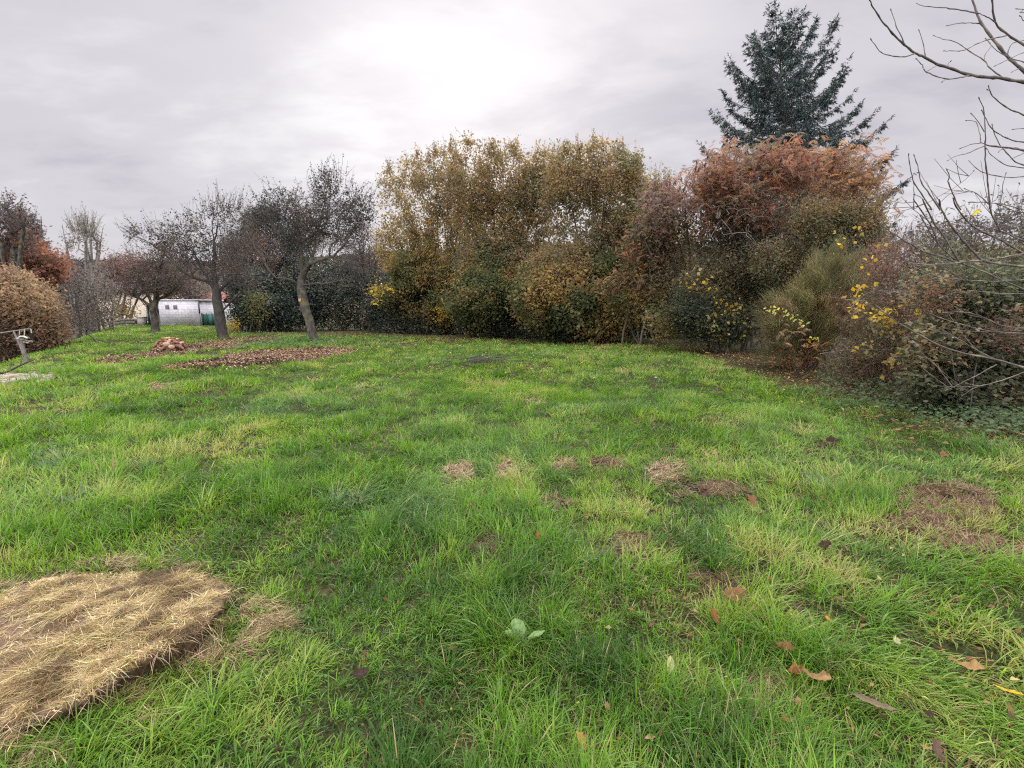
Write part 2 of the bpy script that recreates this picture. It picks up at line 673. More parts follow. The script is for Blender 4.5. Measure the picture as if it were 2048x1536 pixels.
def plant(name, label, cat, base, chains, blobs, pals, leaf, r_base=0.08, r_tip=0.006, bark=None, lmat=None,
          wpath=0.25, step=0.35, jit=0.14, group=None, keep=0.42, nsc=1.6, sd_=1, expo=0.55, trunk_name='trunk', extra=None,
          split=None, twig=None, shoots=None):
    """leaf: dict(per, spread, size, asp, droop, flat)"""
    seed(sd_ * 101 + 5)
    t = thing(name, label, cat, base, group)
    att, ids = blob_pts(blobs, keep, nsc, sd_)
    A, PR, end, n0 = grow(chains, att, wpath, step, jit)
    thick, thin, rad = wood(A, PR, r_base, r_tip, n0, expo)
    bark = bark or M_TWIG
    V, F = tubes([c for c, r in thick], [r for c, r in thick], 7)
    if len(V):
        mk(trunk_name, V, F, bark, t, smooth=True)
    tw = MB()
    V, F = tubes([c for c, r in thin], [r for c, r in thin], 3)
    tw.add(V, F)
    lm = MB()
    per = leaf['per']
    if shoots:                                   # straight young shoots breaking the outline
        ns, Ls, upw, pid, kf, lsz = shoots
        cen = A[end].mean(0)
        rel = (A[end] - cen)
        ext = np.abs(rel).max(0) + 1e-6
        sc_ = np.linalg.norm(rel / ext, axis=1) + .7 * rel[:, 2] / ext[2] * (upw > 0)
        w_ = np.clip(sc_, .01, None) ** 4
        e = end[rng.choice(len(end), ns, p=w_ / w_.sum())]
        out = norm(A[e] - cen)
        d = norm(out * .7 + np.array([0, 0, upw]) + rng.normal(0, .28, (ns, 3)))
        L = Ls * U(.4, 1.25, ns)
        m_ = 5
        ch_ = A[e][:, None] + d[:, None] * L[:, None, None] * np.linspace(0, 1, m_)[None, :, None]
        ch_[:, 1:] += np.cumsum(rng.normal(0, .03, (ns, m_ - 1, 3)), 1) * L[:, None, None]
        V, F = tubes(list(ch_), [np.linspace(r_tip * 1.1, r_tip * .45, m_)] * ns, 3)
        tw.add(V, F)
        f = U(.1, 1, (ns, kf))
        i = np.minimum((f * (m_ - 1)).astype(int), m_ - 2)
        r_ = np.arange(ns)[:, None]
        q = ch_[r_, i] + (ch_[r_, i + 1] - ch_[r_, i]) * ((f * (m_ - 1)) - i)[..., None]
        q = q.reshape(-1, 3) + rng.normal(0, lsz * .35, (ns * kf, 3))
        pl_ = pals[pid][0] if isinstance(pals[pid], tuple) else pals[pid]
        V, F, cc = leaves(q, lsz * U(.6, 1.25, len(q)), leaf.get('asp', .65), pick(pl_, len(q), q, 1.3, sd_), .3, .3)
        lm.add(V, F, cc)
    # leaf sites: the attractor itself and along its last twig
    for pid, pal in pals.items():
        m = ids == pid
        if not m.any(): continue
        pp = pal[1] if isinstance(pal, tuple) else {}
        pl_ = pal[0] if isinstance(pal, tuple) else pal
        lf = dict(leaf, **pp)
        k = max(int(round(lf['per'])), 1)
        e = end[m]
        if lf['per'] < 1:
            e = e[U(0, 1, len(e)) < lf['per']]
        a = np.repeat(A[e], k, 0)
        b = np.repeat(A[np.maximum(PR[e], 0)], k, 0)
        f = U(0, 1, (len(a), 1)) ** 0.7
        pos = b + (a - b) * f + rng.normal(0, 1, (len(a), 3)) * lf['spread']
        g = hgt(pos[:, 0], pos[:, 1])
        pos = pos[pos[:, 2] > g + 0.02]
        c = pick(pl_, len(pos), pos, lf.get('clump', 1.3), sd_)
        sz = lf['size'] * U(0.45, 1.5, len(pos))
        if lf.get('frond'):
            fronds(lm, pos, sz, c)
        else:
            V, F, cc = leaves(pos, sz, lf.get('asp', 0.65), c, lf.get('droop', 0.3), lf.get('flat', 0.3))
            lm.add(V, F, cc)
    nf1 = sum(len(f) for f in tw.F)
    if lm.n:
        tw.add(np.concatenate(lm.V), np.concatenate(lm.F), np.concatenate(lm.C))
    mk('crown', np.concatenate(tw.V), np.concatenate(tw.F), twig or bark, t, np.concatenate(tw.C), True, mat2=lmat or M_LEAF, nf1=nf1)
    if extra:
        extra(t, A, end, ids)
    return t


def fronds(lm, pos, L, col, pairs=7):
    """pinnate leaves: an arching rib with pairs of drooping leaflets"""
    n = len(pos)
    az = U(0, 2 * math.pi, n)
    a0 = U(0.4, 1.9, n)
    p = pos.copy()
    st = (L / pairs)
    for i in range(pairs + 1):
        a = a0 + 1.3 * i / pairs
        d = np.stack([np.sin(a) * np.cos(az), np.sin(a) * np.sin(az), np.cos(a)], -1)
        p = p + d * st[:, None]
        w = math.sin(math.pi * (0.22 + 0.72 * i / pairs))
        side = np.stack([-np.sin(az), np.cos(az), np.zeros(n)], -1)
        for sg in ((-1, 1) if i < pairs else (0,)):
            dd = norm(side * sg * 0.9 + d * 0.55 + np.array([0, 0, -0.45]))
            s = norm(np.cross(dd, np.cross(d, side) + 0.01))
            l = (L * 0.34 * w)[:, None]
            hw = (L * 0.055)[:, None]
            q = np.stack([p, p + dd * l * .45 + s * hw, p + dd * l, p + dd * l * .45 - s * hw], 1).reshape(-1, 3)
            lm.add(q, np.arange(4 * n).reshape(n, 4), np.repeat(col * U(0.85, 1.15, (n, 1)), 4, 0))

# ================================================================ SETTING
def inpoly(px, py, poly):
    poly = np.array(poly, float)
    c = np.zeros(len(px), bool)
    j = len(poly) - 1
    for i in range(len(poly)):
        xi, yi = poly[i]
        xj, yj = poly[j]
        m = ((yi > py) != (yj > py)) & (px < (xj - xi) * (py - yi) / (yj - yi + 1e-12) + xi)
        c ^= m
        j = i
    return c


# hedge foot, traced left to right
FOOT = [(400, 654), (470, 664), (560, 668), (720, 669), (860, 676), (1000, 682), (1150, 688), (1300, 694), (1400, 702), (1500, 716),
        (1600, 745), (1700, 778), (1800, 812), (1900, 845), (2048, 868), (2300, 960)]
FW = np.array([G(*p) for p in FOOT])
CHIP_A = [(183, 723), (250, 711), (300, 705), (350, 697), (400, 688), (450, 680), (520, 674), (570, 676), (520, 688), (440, 698), (380, 706), (300, 716), (240, 722), (190, 727)]
CHIP_B = [(325, 736), (400, 724), (460, 711), (530, 701), (640, 697), (700, 698), (725, 704), (690, 712), (640, 722), (600, 728), (540, 733), (470, 735), (420, 739), (330, 741)]
MOUND = [(-120, 1235), (0, 1195), (60, 1172), (130, 1157), (220, 1152), (300, 1150), (380, 1152), (430, 1162), (452, 1190), (440, 1217),
         (405, 1250), (350, 1280), (300, 1312), (240, 1350), (180, 1388), (110, 1420), (50, 1440), (0, 1452), (-120, 1480)]
# straw patches: px, py, rx, ry, straws, height, kind of colour
CLUMPS = [
    (318, 777, 26, 8, 500, 0.09, 'straw', "small pale straw tuft alone on the left lawn below the wood chip strips"),
    (1070, 806, 24, 9, 350, 0.07, 'straw', "small tan straw clump in the middle lawn nearest to the hazel thicket"),
    (1443, 846, 48, 13, 500, 0.05, 'brown', "reddish brown dead grass patch on the right lawn below the dark leafy shrub"),
    (912, 945, 34, 24, 900, 0.08, 'straw', "tan heap of dry hay, leftmost of the hay heaps across mid lawn"),
    (1015, 943, 36, 14, 600, 0.05, 'straw', "flat tan scrap of hay just right of the leftmost mid lawn heap"),
    (1120, 932, 28, 12, 400, 0.04, 'straw', "thin pale hay scrap midway across the row of mid lawn heaps"),
    (1335, 948, 46, 20, 900, 0.07, 'straw', "pale straw heap with a dark hollow beside its brown neighbour on right mid lawn"),
    (1425, 985, 62, 18, 900, 0.05, 'brown', "long brown matted hay patch just lower right of the pale straw heap"),
    (968, 1092, 34, 16, 450, 0.04, 'brown', "brown dead grass hollow in the lawn above the broad leaved weed"),
    (1110, 1012, 40, 14, 400, 0.05, 'brown', "brown matted strip of hay between the tan heaps and the dark hollow"),
    (1215, 930, 34, 11, 350, 0.04, 'brown', "faint brown hay scrap left of the pale straw heap on mid lawn"),
    (1660, 886, 26, 10, 200, 0.03, 'brown', "small dark brown bare spot in the grass towards the bramble thicket"),
    (85, 853, 46, 7, 250, 0.03, 'brown', "thin brown dead grass streak at the far left of the lawn"),
    (1245, 1092, 46, 20, 400, 0.03, 'brown', "sunken tan dead grass patch left of the fanned out grass tuft"),
    (1440, 1165, 46, 22, 500, 0.03, 'brown', "red brown thatch of dead grass behind the curled brown leaves"),
    (1535, 1400, 62, 30, 700, 0.04, 'straw', "pale dry thatch patch at lower right between green tufts"),
    (1320, 1412, 36, 22, 260, 0.03, 'brown', "dark bare hollow with dead blades near the bottom edge right of centre"),
    (2020, 884, 70, 18, 500, 0.05, 'straw', "pale dry grass swath at the right edge in front of the nettles"),
]
BIG = [(1880, 1018, 90, 42), (1970, 1096, 95, 20), (1820, 1045, 50, 26)]
BARE = [(c[0], c[1], c[2] * 1.05, c[3] * 1.05) for c in CLUMPS] + BIG + [(50, 757, 60, 10)]


def density(x, y):
    p = np.c_[x, y]
    px, py = project(np.c_[x, y, hgt(x, y)])
    d = np.ones(len(x))
    nz = fbm(p, 4.0, 31, 3) - 0.5
    for cx, cy, rx, ry in BARE:
        e = np.sqrt(((px - cx) / rx) ** 2 + ((py - cy) / ry) ** 2) + nz * 2.2
        d *= 0.17 + 0.83 * sstep(e, 0.45, 1.25)
    front = y > 0.3
    inb = (inpoly(px, py, CHIP_A) | inpoly(px, py, CHIP_B)) & front
    d[inb] *= 0.04
    mm = np.array(MOUND, float)
    mc = mm.mean(0)
    inm = inpoly(px + nz * 60, py + nz * 45, mc + (mm - mc) * .97 + [0, -6]) & front
    d[inm] = 0
    low = inpoly(px - 8, py - 34, MOUND) & ~inpoly(px, py, MOUND) & front & (py > 1200)
    d[low] *= .6
    # foot of the hedge
    fy = np.interp(x, FW[:, 0], FW[:, 1])
    k = (x > FW[0, 0])
    over = np.where(k, y - fy, -9) + nz * 1.2
    d *= 1 - sstep(over, -0.7, 0.35)
    return d


def build_ground():
    k = 6.2
    s = np.linspace(-1, 1, 300)
    xs = np.sinh(k * s) / np.sinh(k) * 900
    s = np.linspace(-0.75, 1, 300)
    ys = np.sinh(k * s) / np.sinh(k) * 1500 + 4
    X, Y = np.meshgrid(xs, ys)
    Z = hgt(X, Y)
    V = np.c_[X.ravel(), Y.ravel(), Z.ravel()]
    i = np.arange(299)
    I, J = np.meshgrid(i, i)
    a = (J * 300 + I).ravel()
    F = np.c_[a, a + 1, a + 301, a + 300]
    m, t = new_mat('meadow_soil')
    tc = N(t, 'ShaderNodeTexCoord')
    n1 = N(t, 'ShaderNodeTexNoise', i_Scale=1.3, i_Detail=8.0, i_Roughness=0.7)
    n2 = N(t, 'ShaderNodeTexNoise', i_Scale=28.0, i_Detail=5.0, i_Roughness=0.7)
    t.links.new(tc.outputs['Object'], n1.inputs[0])
    t.links.new(tc.outputs['Object'], n2.inputs[0])
    mixv = math_n(t, 'ADD', math_n(t, 'MULTIPLY', n1.outputs[0], 0.5), math_n(t, 'MULTIPLY', n2.outputs[0], 0.5))
    c = ramp(t, mixv, [(0.36, (0.028, 0.024, 0.013)), (0.5, (0.05, 0.052, 0.02)), (0.62, (0.10, 0.078, 0.038))])
    pr = N(t, 'ShaderNodeBsdfPrincipled')
    pr.inputs['Roughness'].default_value = 0.95
    pr.inputs['Specular IOR Level'].default_value = 0.1
    t.links.new(c, pr.inputs['Base Color'])
    bp = N(t, 'ShaderNodeBump')
    bp.inputs['Distance'].default_value = 0.04
    t.links.new(n2.outputs[0], bp.inputs['Height'])
    t.links.new(bp.outputs[0], pr.inputs['Normal'])
    o = N(t, 'ShaderNodeOutputMaterial')
    t.links.new(pr.outputs[0], o.inputs[0])
    g = mk('ground', V, F, m, smooth=True)
    tag(g, kind='structure')


build_ground()


def build_hill():
    xs = np.linspace(-900, 900, 150)
    ys = np.linspace(300, 760, 40)
    X, Y = np.meshgrid(xs, ys)
    ridge = 57 + 9 * np.sin(X / 140.0 + 1.0) + 10 * (fbm(np.c_[X.ravel(), Y.ravel()], 0.012, 5).reshape(X.shape) - .5)
    prof = sstep(Y, 305, 520)
    Z = -9 + (ridge + 2) * prof
    V = np.c_[X.ravel(), Y.ravel(), Z.ravel()]
    nx, ny = 150, 40
    I, J = np.meshgrid(np.arange(nx - 1), np.arange(ny - 1))
    a = (J * nx + I).ravel()
    F = np.c_[a, a + 1, a + nx + 1, a + nx]
    m = plain_mat('wooded_slope', (0.085, 0.075, 0.062), 0.95, 0.4, 0.03)
    tag(mk('hill', V, F, m, smooth=True), kind='structure')
    seed(5)
    n = 110000
    x = U(-620, 330, n)
    y = U(310, 540, n)
    z = np.interp(y, ys, -9 + (57 + 2) * sstep(ys, 305, 520)) + 9 * np.sin(x / 140.0 + 1.0) * sstep(y, 305, 520)
    tree = U(0, 1, n) ** 0.6 * 9
    pos = np.c_[x, y, z + tree - 3]
    c = pick([((.07, .06, .055), 3), ((.10, .075, .055), 2), ((.05, .055, .045), 2), ((.12, .10, .06), 1)], n, pos, 0.03, 3)
    V, F, cc = leaves(pos, U(1.1, 2.4, n), 0.8, c, 0, 0.3)
    tag(mk('far_wood', V, F, M_MATTE, col=cc), 'far autumn wood on the hill behind the left trees', 'woodland', kind='stuff')


build_hill()


# ---------------------------------------------------------------- grass
def grass():
    seed(21)
    zones = [  # r0, r1, tufts per m2, blades per tuft, length, width, segments, tuft radius
        (0.55, 2.6, 560, 15, 0.130, 0.0042, 5, 0.028),
        (2.6, 5.0, 350, 13, 0.130, 0.0052, 4, 0.035),
        (5.0, 9.5, 150, 13, 0.135, 0.0070, 3, 0.050),
        (9.5, 18.0, 46, 13, 0.135, 0.0125, 2, 0.08),
        (18.0, 48.0, 12.0, 12, 0.135, 0.0250, 2, 0.15),
        # coarse tufts standing out of the sward
        (0.6, 4.0, 5.0, 60, 0.185, 0.0042, 5, 0.05),
        (4.0, 9.5, 3.0, 50, 0.19, 0.0065, 4, 0.07),
        (9.5, 22.0, 1.0, 45, 0.19, 0.0120, 3, 0.10)]
    mb = MB()
    ha = math.radians(54)
    for zi, (r0, r1, dt, nb, L0, W0, sg, tr) in enumerate(zones):
        area = ha * (r1 ** 2 - r0 ** 2)
        n = int(area * dt)
        r = np.sqrt(U(r0 ** 2, r1 ** 2, n))
        th = U(-ha, ha, n)
        x, y = r * np.sin(th), r * np.cos(th)
        keep = U(0, 1, n) < density(x, y)
        x, y = x[keep], y[keep]
        d = (x - EDGE_A[0]) * _en[0] + (y - EDGE_A[1]) * _en[1]
        keep = (d < (4 if r1 < 9 else 11)) & (y < 47)
        x, y = x[keep], y[keep]
        n = len(x)
        p = np.c_[x, y]
        tall = 0.50 + 0.80 * sstep(fbm(p, 1.3, 41, 3), 0.3, 0.72) * (0.8 + 0.3 * noise(p, 0.25, 8))
        tall *= np.where(noise(p, 3.3, 77) > 0.74, 1.35, 1.0)
        laz = fbm(p, 0.5, 51, 2) * 4 * math.pi
        lean = 0.25 + 0.7 * sstep(noise(p, 1.1, 52), 0.35, 0.9)
        big = zi >= 5
        if big:
            tall = U(.55, 1.2, n)
            lean = lean * .8
        # colour of the tuft
        cf = 0.505 + 0.36 * (fbm(p, 0.55, 61, 2) - .5) + 0.50 * (fbm(p, 2.6, 64, 2) - .5) + 0.32 * (noise(p, 5.0, 62) - 0.5) + rng.normal(0, 0.045, n)
        px, py = project(np.c_[x, y, hgt(x, y)])
        cf += 0.03 * np.exp(-((px - 200) / 330) ** 2 - ((py - 800) / 60) ** 2) + .03 * sstep(py, 900, 1400)
        cf += 0.05 * sstep(px, 1500, 2000) * sstep(py, 800, 1000)
        cf -= 0.02 * np.exp(-((px - 620) / 400) ** 2 - ((py - 870) / 90) ** 2)
        stops = np.array([0.30, 0.40, 0.47, 0.55, 0.63, 0.72])
        cs = np.array([(.055, .126, .022), (.086, .186, .025), (.120, .240, .029), (.166, .292, .038), (.245, .335, .062), (.335, .340, .115)])
        col = np.stack([np.interp(cf, stops, cs[:, i]) for i in range(3)], 1)
        bl = noise(p, 2.2, 63) > 0.87                      # bluish coarse tufts
        col[bl] = col[bl] * 0.45 + np.array([.150, .215, .125]) * 0.55
        br = int(nb)
        X = np.repeat(p, br, 0)
        m = len(X)
        rr = tr * np.sqrt(U(0, 1, m))
        aa = U(0, 2 * math.pi, m)
        bx, by = X[:, 0] + rr * np.cos(aa), X[:, 1] + rr * np.sin(aa)
        T = np.repeat(tall, br)
        LZ = np.repeat(laz, br)
        LE = np.repeat(lean, br)
        if big:
            aa = np.arctan2(by - X[:, 1], bx - X[:, 0]) + rng.normal(0, .3, m)
        vx = np.cos(aa) * (1.6 if big else 0.7) + np.cos(LZ) * LE + rng.normal(0, .35, m)
        vy = np.sin(aa) * (1.6 if big else 0.7) + np.sin(LZ) * LE + rng.normal(0, .35, m)
        az = np.arctan2(vy, vx)
        L = L0 * T * U(0.5, 1.45, m)
        a0 = np.clip((0.35 if big else 0.25) + 0.35 * LE + rng.normal(0, .25 if big else .22, m), 0.0, 1.2)
        a1 = a0 + np.clip(0.7 + 0.7 * LE + rng.normal(0, 0.4, m), 0.1, 2.2)
        W = W0 * U(0.6, 1.3, m) * np.where(np.repeat(bl, br), 1.45, 1)
        c = np.repeat(col, br, 0) * (1 + rng.normal(0, .16, (m, 1))) * (1 + rng.normal(0, .05, (m, 3)))
        dead = U(0, 1, m) < (0.055 + 0.10 * np.repeat(sstep(px, 900, 1700) * sstep(py, 780, 1000), br))
        c[dead] = pick([((.36, .29, .15), 3), ((.26, .19, .10), 2), ((.42, .36, .14), 1)], int(dead.sum()))
        a0[dead] += 0.5
        lite = U(0, 1, m) < 0.05
        c[lite] = c[lite] * 0.5 + np.array([.36, .46, .20]) * 0.5
        c = np.clip(c, .005, .8)
        z = hgt(bx, by) - 0.012
        V, F, cc = blades(np.c_[bx, by, z], L, W, az, a0, a1, sg, c)
        mb.add(V, F, cc)
        if big:
            continue
        # a low thatch of short dull blades between the tufts
        n2 = int(area * dt * 2.6)
        r = np.sqrt(U(r0 ** 2, r1 ** 2, n2)); th = U(-ha, ha, n2)
        x, y = r * np.sin(th), r * np.cos(th)
        keep = (U(0, 1, n2) < np.maximum(density(x, y), 0.12)) & (y < 47)
        x, y = x[keep], y[keep]
        m = len(x)
        c = pick([((.035, .075, .016), 4), ((.055, .115, .02), 3), ((.11, .11, .035), 2), ((.22, .16, .08), 1.5)], m, np.c_[x, y, 0 * x], 1.5, 9)
        V, F, cc = blades(np.c_[x, y, hgt(x, y) - .005], L0 * U(.3, .75, m), W0 * 1.3, U(0, 6.28, m), U(.5, 1.2, m), U(1.2, 1.9, m), max(sg - 2, 2), c)
        mb.add(V, F, cc)
    tag(mb.build('grass', M_GRASS), 'unmown green meadow grass covering the lawn', 'grass', kind='stuff')


def straws(x, y, z, n, L, W, pal, az=None, tilt=0.15, segs=3):
    az = U(0, 6.28, n) if az is None else az
    a0 = math.pi / 2 - rng.normal(tilt, 0.22, n)
    c = pick(pal, n)
    return blades(np.c_[x, y, z], L, W, az, a0, a0 + rng.normal(0.25, 0.5, n), segs, c, twist=1.2)


PAL_S = [((.38, .28, .155), 4), ((.27, .185, .10), 3), ((.52, .42, .25), 1.6), ((.16, .10, .055), 3)]
PAL_B = [((.15, .09, .048), 4), ((.22, .14, .078), 3), ((.07, .042, .025), 4), ((.38, .28, .15), 1.2)]


def heaps(cx, cy, rx, ry, n, hh, pal, basec, sd_, Lr, ws, gap=.40):
    """straw lying in a few ragged lumps, broken by holes"""
    mb = MB()
    k = max(5, int(n / 110))
    a, r = U(0, 6.28, k), np.sqrt(U(0, 1, k)) * .85
    hc = np.c_[cx + rx * r * np.cos(a), cy + ry * r * np.sin(a)]
    hs = U(.16, .50, k)
    j = rng.integers(0, k, n * 3)
    px = hc[j, 0] + rng.normal(0, 1, n * 3) * rx * hs[j] * .62
    py = hc[j, 1] + rng.normal(0, 1, n * 3) * ry * hs[j] * .62
    g = G(px, py)
    size = rx / FPX * g[:, 1].mean()
    nv = fbm(g[:, :2] / max(size, .05), 2.2, sd_, 3)
    m = nv > gap
    px, py, g, j, nv = px[m][:n], py[m][:n], g[m][:n], j[m][:n], nv[m][:n]
    n = len(g)
    e = ((px - hc[j, 0]) / (rx * hs[j])) ** 2 + ((py - hc[j, 1]) / (ry * hs[j])) ** 2
    z = g[:, 2] + hh * np.exp(-e) * U(.1, 1.0, n) * (.5 + nv) + .006
    az = fbm(g[:, :2], 3.5, sd_ + 3, 2) * 12 + rng.normal(0, .7, n)
    V, F, cc = straws(g[:, 0], g[:, 1], z, n, Lr * U(.5, 1.6, n), ws, pal, az=az, tilt=.12)
    mb.add(V, F, cc)
    # crumbs of thatch and earth below
    q = g[::2]
    V, F, cc = leaves(q + (0, 0, .004), .035 + size * .05, .9, np.clip(np.array(basec) * U(.6, 1.4, (len(q), 1)), 0, 1), 0, .93)
    mb.add(V, F, cc)
    return mb


def clumps():
    seed(31)
    for i, (cx, cy, rx, ry, n, hh, kind, lab) in enumerate(CLUMPS):
        dist = float(G(cx, cy)[1])
        br = kind == 'brown'
        mb = heaps(cx, cy, rx * 1.15, ry * 1.15, int(n * 2.2), hh * .55, PAL_B if br else PAL_S, (.085, .055, .035) if br else (.16, .11, .065), i,
                   .05 + dist * .004, max(0.0024, dist * 0.0010))
        tag(mb.build('dry_grass_patch', M_STRAW), lab, 'dry grass', 'dead grass and hay scraps on the lawn')


def big_patch():
    seed(33)
    mb = MB()
    for cx, cy, rx, ry in BIG + [(1895, 990, 80, 26), (2060, 1118, 70, 20), (1900, 1055, 90, 26), (1840, 1010, 60, 24), (1940, 1030, 50, 30)]:
        b = heaps(cx, cy, rx, ry, int(60 * rx), .035, PAL_B + [((.36, .27, .16), 1.5)], (.05, .03, .02), int(cx), .075, .0034, .50)
        mb.add(np.concatenate(b.V), np.concatenate(b.F), np.concatenate(b.C))
    tag(mb.build('dry_grass_patch', M_STRAW), 'large bare patch of matted brown hay at right in front of the thicket', 'dry grass',
        'dead grass and hay scraps on the lawn')


def mound():
    seed(35)
    out = np.array(MOUND, float)
    hz = np.array([0.02, .02, .02, .02, .025, .03, .035, .05, .09, .12, .145, .15, .145, .13, .11, .10, .09, .08, .05])
    t = np.linspace(0, len(out), 150, endpoint=False)
    ii = np.floor(t).astype(int)
    fr = t - ii
    nx = (ii + 1) % len(out)
    ox = out[ii] * (1 - fr)[:, None] + out[nx] * fr[:, None]
    hz = hz[ii] * (1 - fr) + hz[nx] * fr
    oc = ox.mean(0)
    w = 1 + (fbm(np.c_[t, t * 0], .45, 5, 3) - .5) * .16
    ox = oc + (ox - oc) * w[:, None]
    hz = hz * (.75 + .5 * noise(np.c_[t, t * 0], .5, 9))
    rim = np.array([G(x, y, h) for (x, y), h in zip(ox, hz)])
    base = thing('hay_mound', 'large flattened mound of tan hay with an undercut dark edge at bottom left', 'hay mound',
                 np.r_[rim[:, :2].mean(0), 0])
    cen = rim.mean(0)
    k = len(rim)

    def surf(q, f, rz):
        return cen[2] * (1 - f) + rz * f + 0.05 * (1 - f ** 2) * fbm(q[:, :2], 3.0, 5, 3) + 0.10 * (fbm(q[:, :2], 6.5, 6, 3) - .5) * np.minimum(1, (1 - f) * 5 + .25)
    rings = []
    for f in (0.004, .1, .2, .3, .4, .5, .6, .7, .8, .88, .94, 1.0):
        q = cen + (rim - cen) * f
        q[:, 2] = surf(q, np.full(k, f), rim[:, 2])
        rings.append(q)
    jag = rng.normal(0, .010, k)
    for f, dz in ((1.0, -.02), (.97, -.045), (.92, -.07), (.90, -.24)):
        q = cen + (rim - cen) * (f + jag[:, None])
        q[:, 2] = rings[11][:, 2] + dz + rng.normal(0, .006, k)
        rings.append(q)
    V = np.concatenate(rings)
    F = []
    for r in range(len(rings) - 1):
        a = np.arange(k) + r * k
        b = (np.arange(k) + 1) % k + r * k
        F.append(np.c_[a, b, b + k, a + k])
    mk('mat', V, np.concatenate(F), plain_mat('hay_mat', (.11, .07, .038), 0.95, 0.6, 40.0), base, smooth=True)
    n = 62000
    u = np.sqrt(U(0, 1, n)) * .99
    j = rng.integers(0, k, n)
    q = cen + (rim[j] - cen) * u[:, None] + rng.normal(0, .01, (n, 3)) * [1, 1, 0]
    nv = fbm(q[:, :2], 14, 91, 3)
    m = nv > .42
    q, u, j, nv = q[m], u[m], j[m], nv[m]
    n = len(q)
    z = surf(q, u, rim[j, 2]) + np.abs(rng.normal(0.0, .010, n)) + (nv - .4) * .05
    cl = fbm(q[:, :2], 3.2, 71, 2)
    az = .45 + (cl - .5) * 3.0 + rng.normal(0, .75, n) + rng.integers(0, 2, n) * math.pi
    iso = U(0, 1, n) < .40
    az[iso] = U(0, 6.28, int(iso.sum()))
    L = U(.025, .085, n) * np.where(U(0, 1, n) < .06, 2.0, 1) * np.where(u > .85, .55, 1)
    a0 = math.pi / 2 - rng.normal(.0, .13, n) + .1 * (u > .85)
    a0[iso] -= .12
    pal = [((.11, .072, .034), 3.5), ((.27, .195, .085), 3.5), ((.42, .325, .15), 4.5), ((.66, .56, .33), 2.2), ((.26, .20, .06), 2)]
    c = pick(pal, n, np.c_[q[:, :2], z], 16, 3, .22)
    mb = MB()
    V, F, cc = blades(np.c_[q[:, :2], z], L, U(.0011, .0027, n), az, a0, a0 + rng.normal(.12, .45, n), 4, c, twist=1.5)
    mb.add(V, F, cc)
    # loose straws spilling over the front rim
    m = 420
    j = rng.integers(45, k, m)
    j = j[noise(np.c_[j * .11, j * 0.], 1.0, 4) > .35]
    m = len(j)
    q = rings[11][j] + rng.normal(0, .018, (m, 3)) * [1, 1, .4]
    d = norm(rim[j] - cen)
    az = np.arctan2(d[:, 1], d[:, 0]) + rng.normal(0, 1.1, m)
    V, F, cc = blades(q, U(.03, .13, m), .0022, az, U(1.1, 1.6, m), U(1.5, 2.9, m), 4, pick(PAL_S, m), twist=1)
    mb.add(V, F, cc)
    mb.build('straw_cover', M_STRAW, base)
    # thin dead grass fallen round the mound
    mb = MB()
    for cx, cy, rx, ry, n in ((490, 1250, 110, 70, 2200), (390, 1320, 90, 45, 1300), (240, 1420, 110, 45, 1200), (60, 1500, 120, 40, 900), (300, 1140, 170, 16, 900), (60, 1175, 120, 16, 500)):
        b = heaps(cx, cy, rx, ry, n, .05, PAL_S, (.10, .075, .04), int(cx), .075, .0028, .45)
        mb.add(np.concatenate(b.V), np.concatenate(b.F), np.concatenate(b.C))
    tag(mb.build('straw_scatter', M_STRAW), 'thin dead grass fallen round the edge of the hay mound', 'straw', kind='stuff')


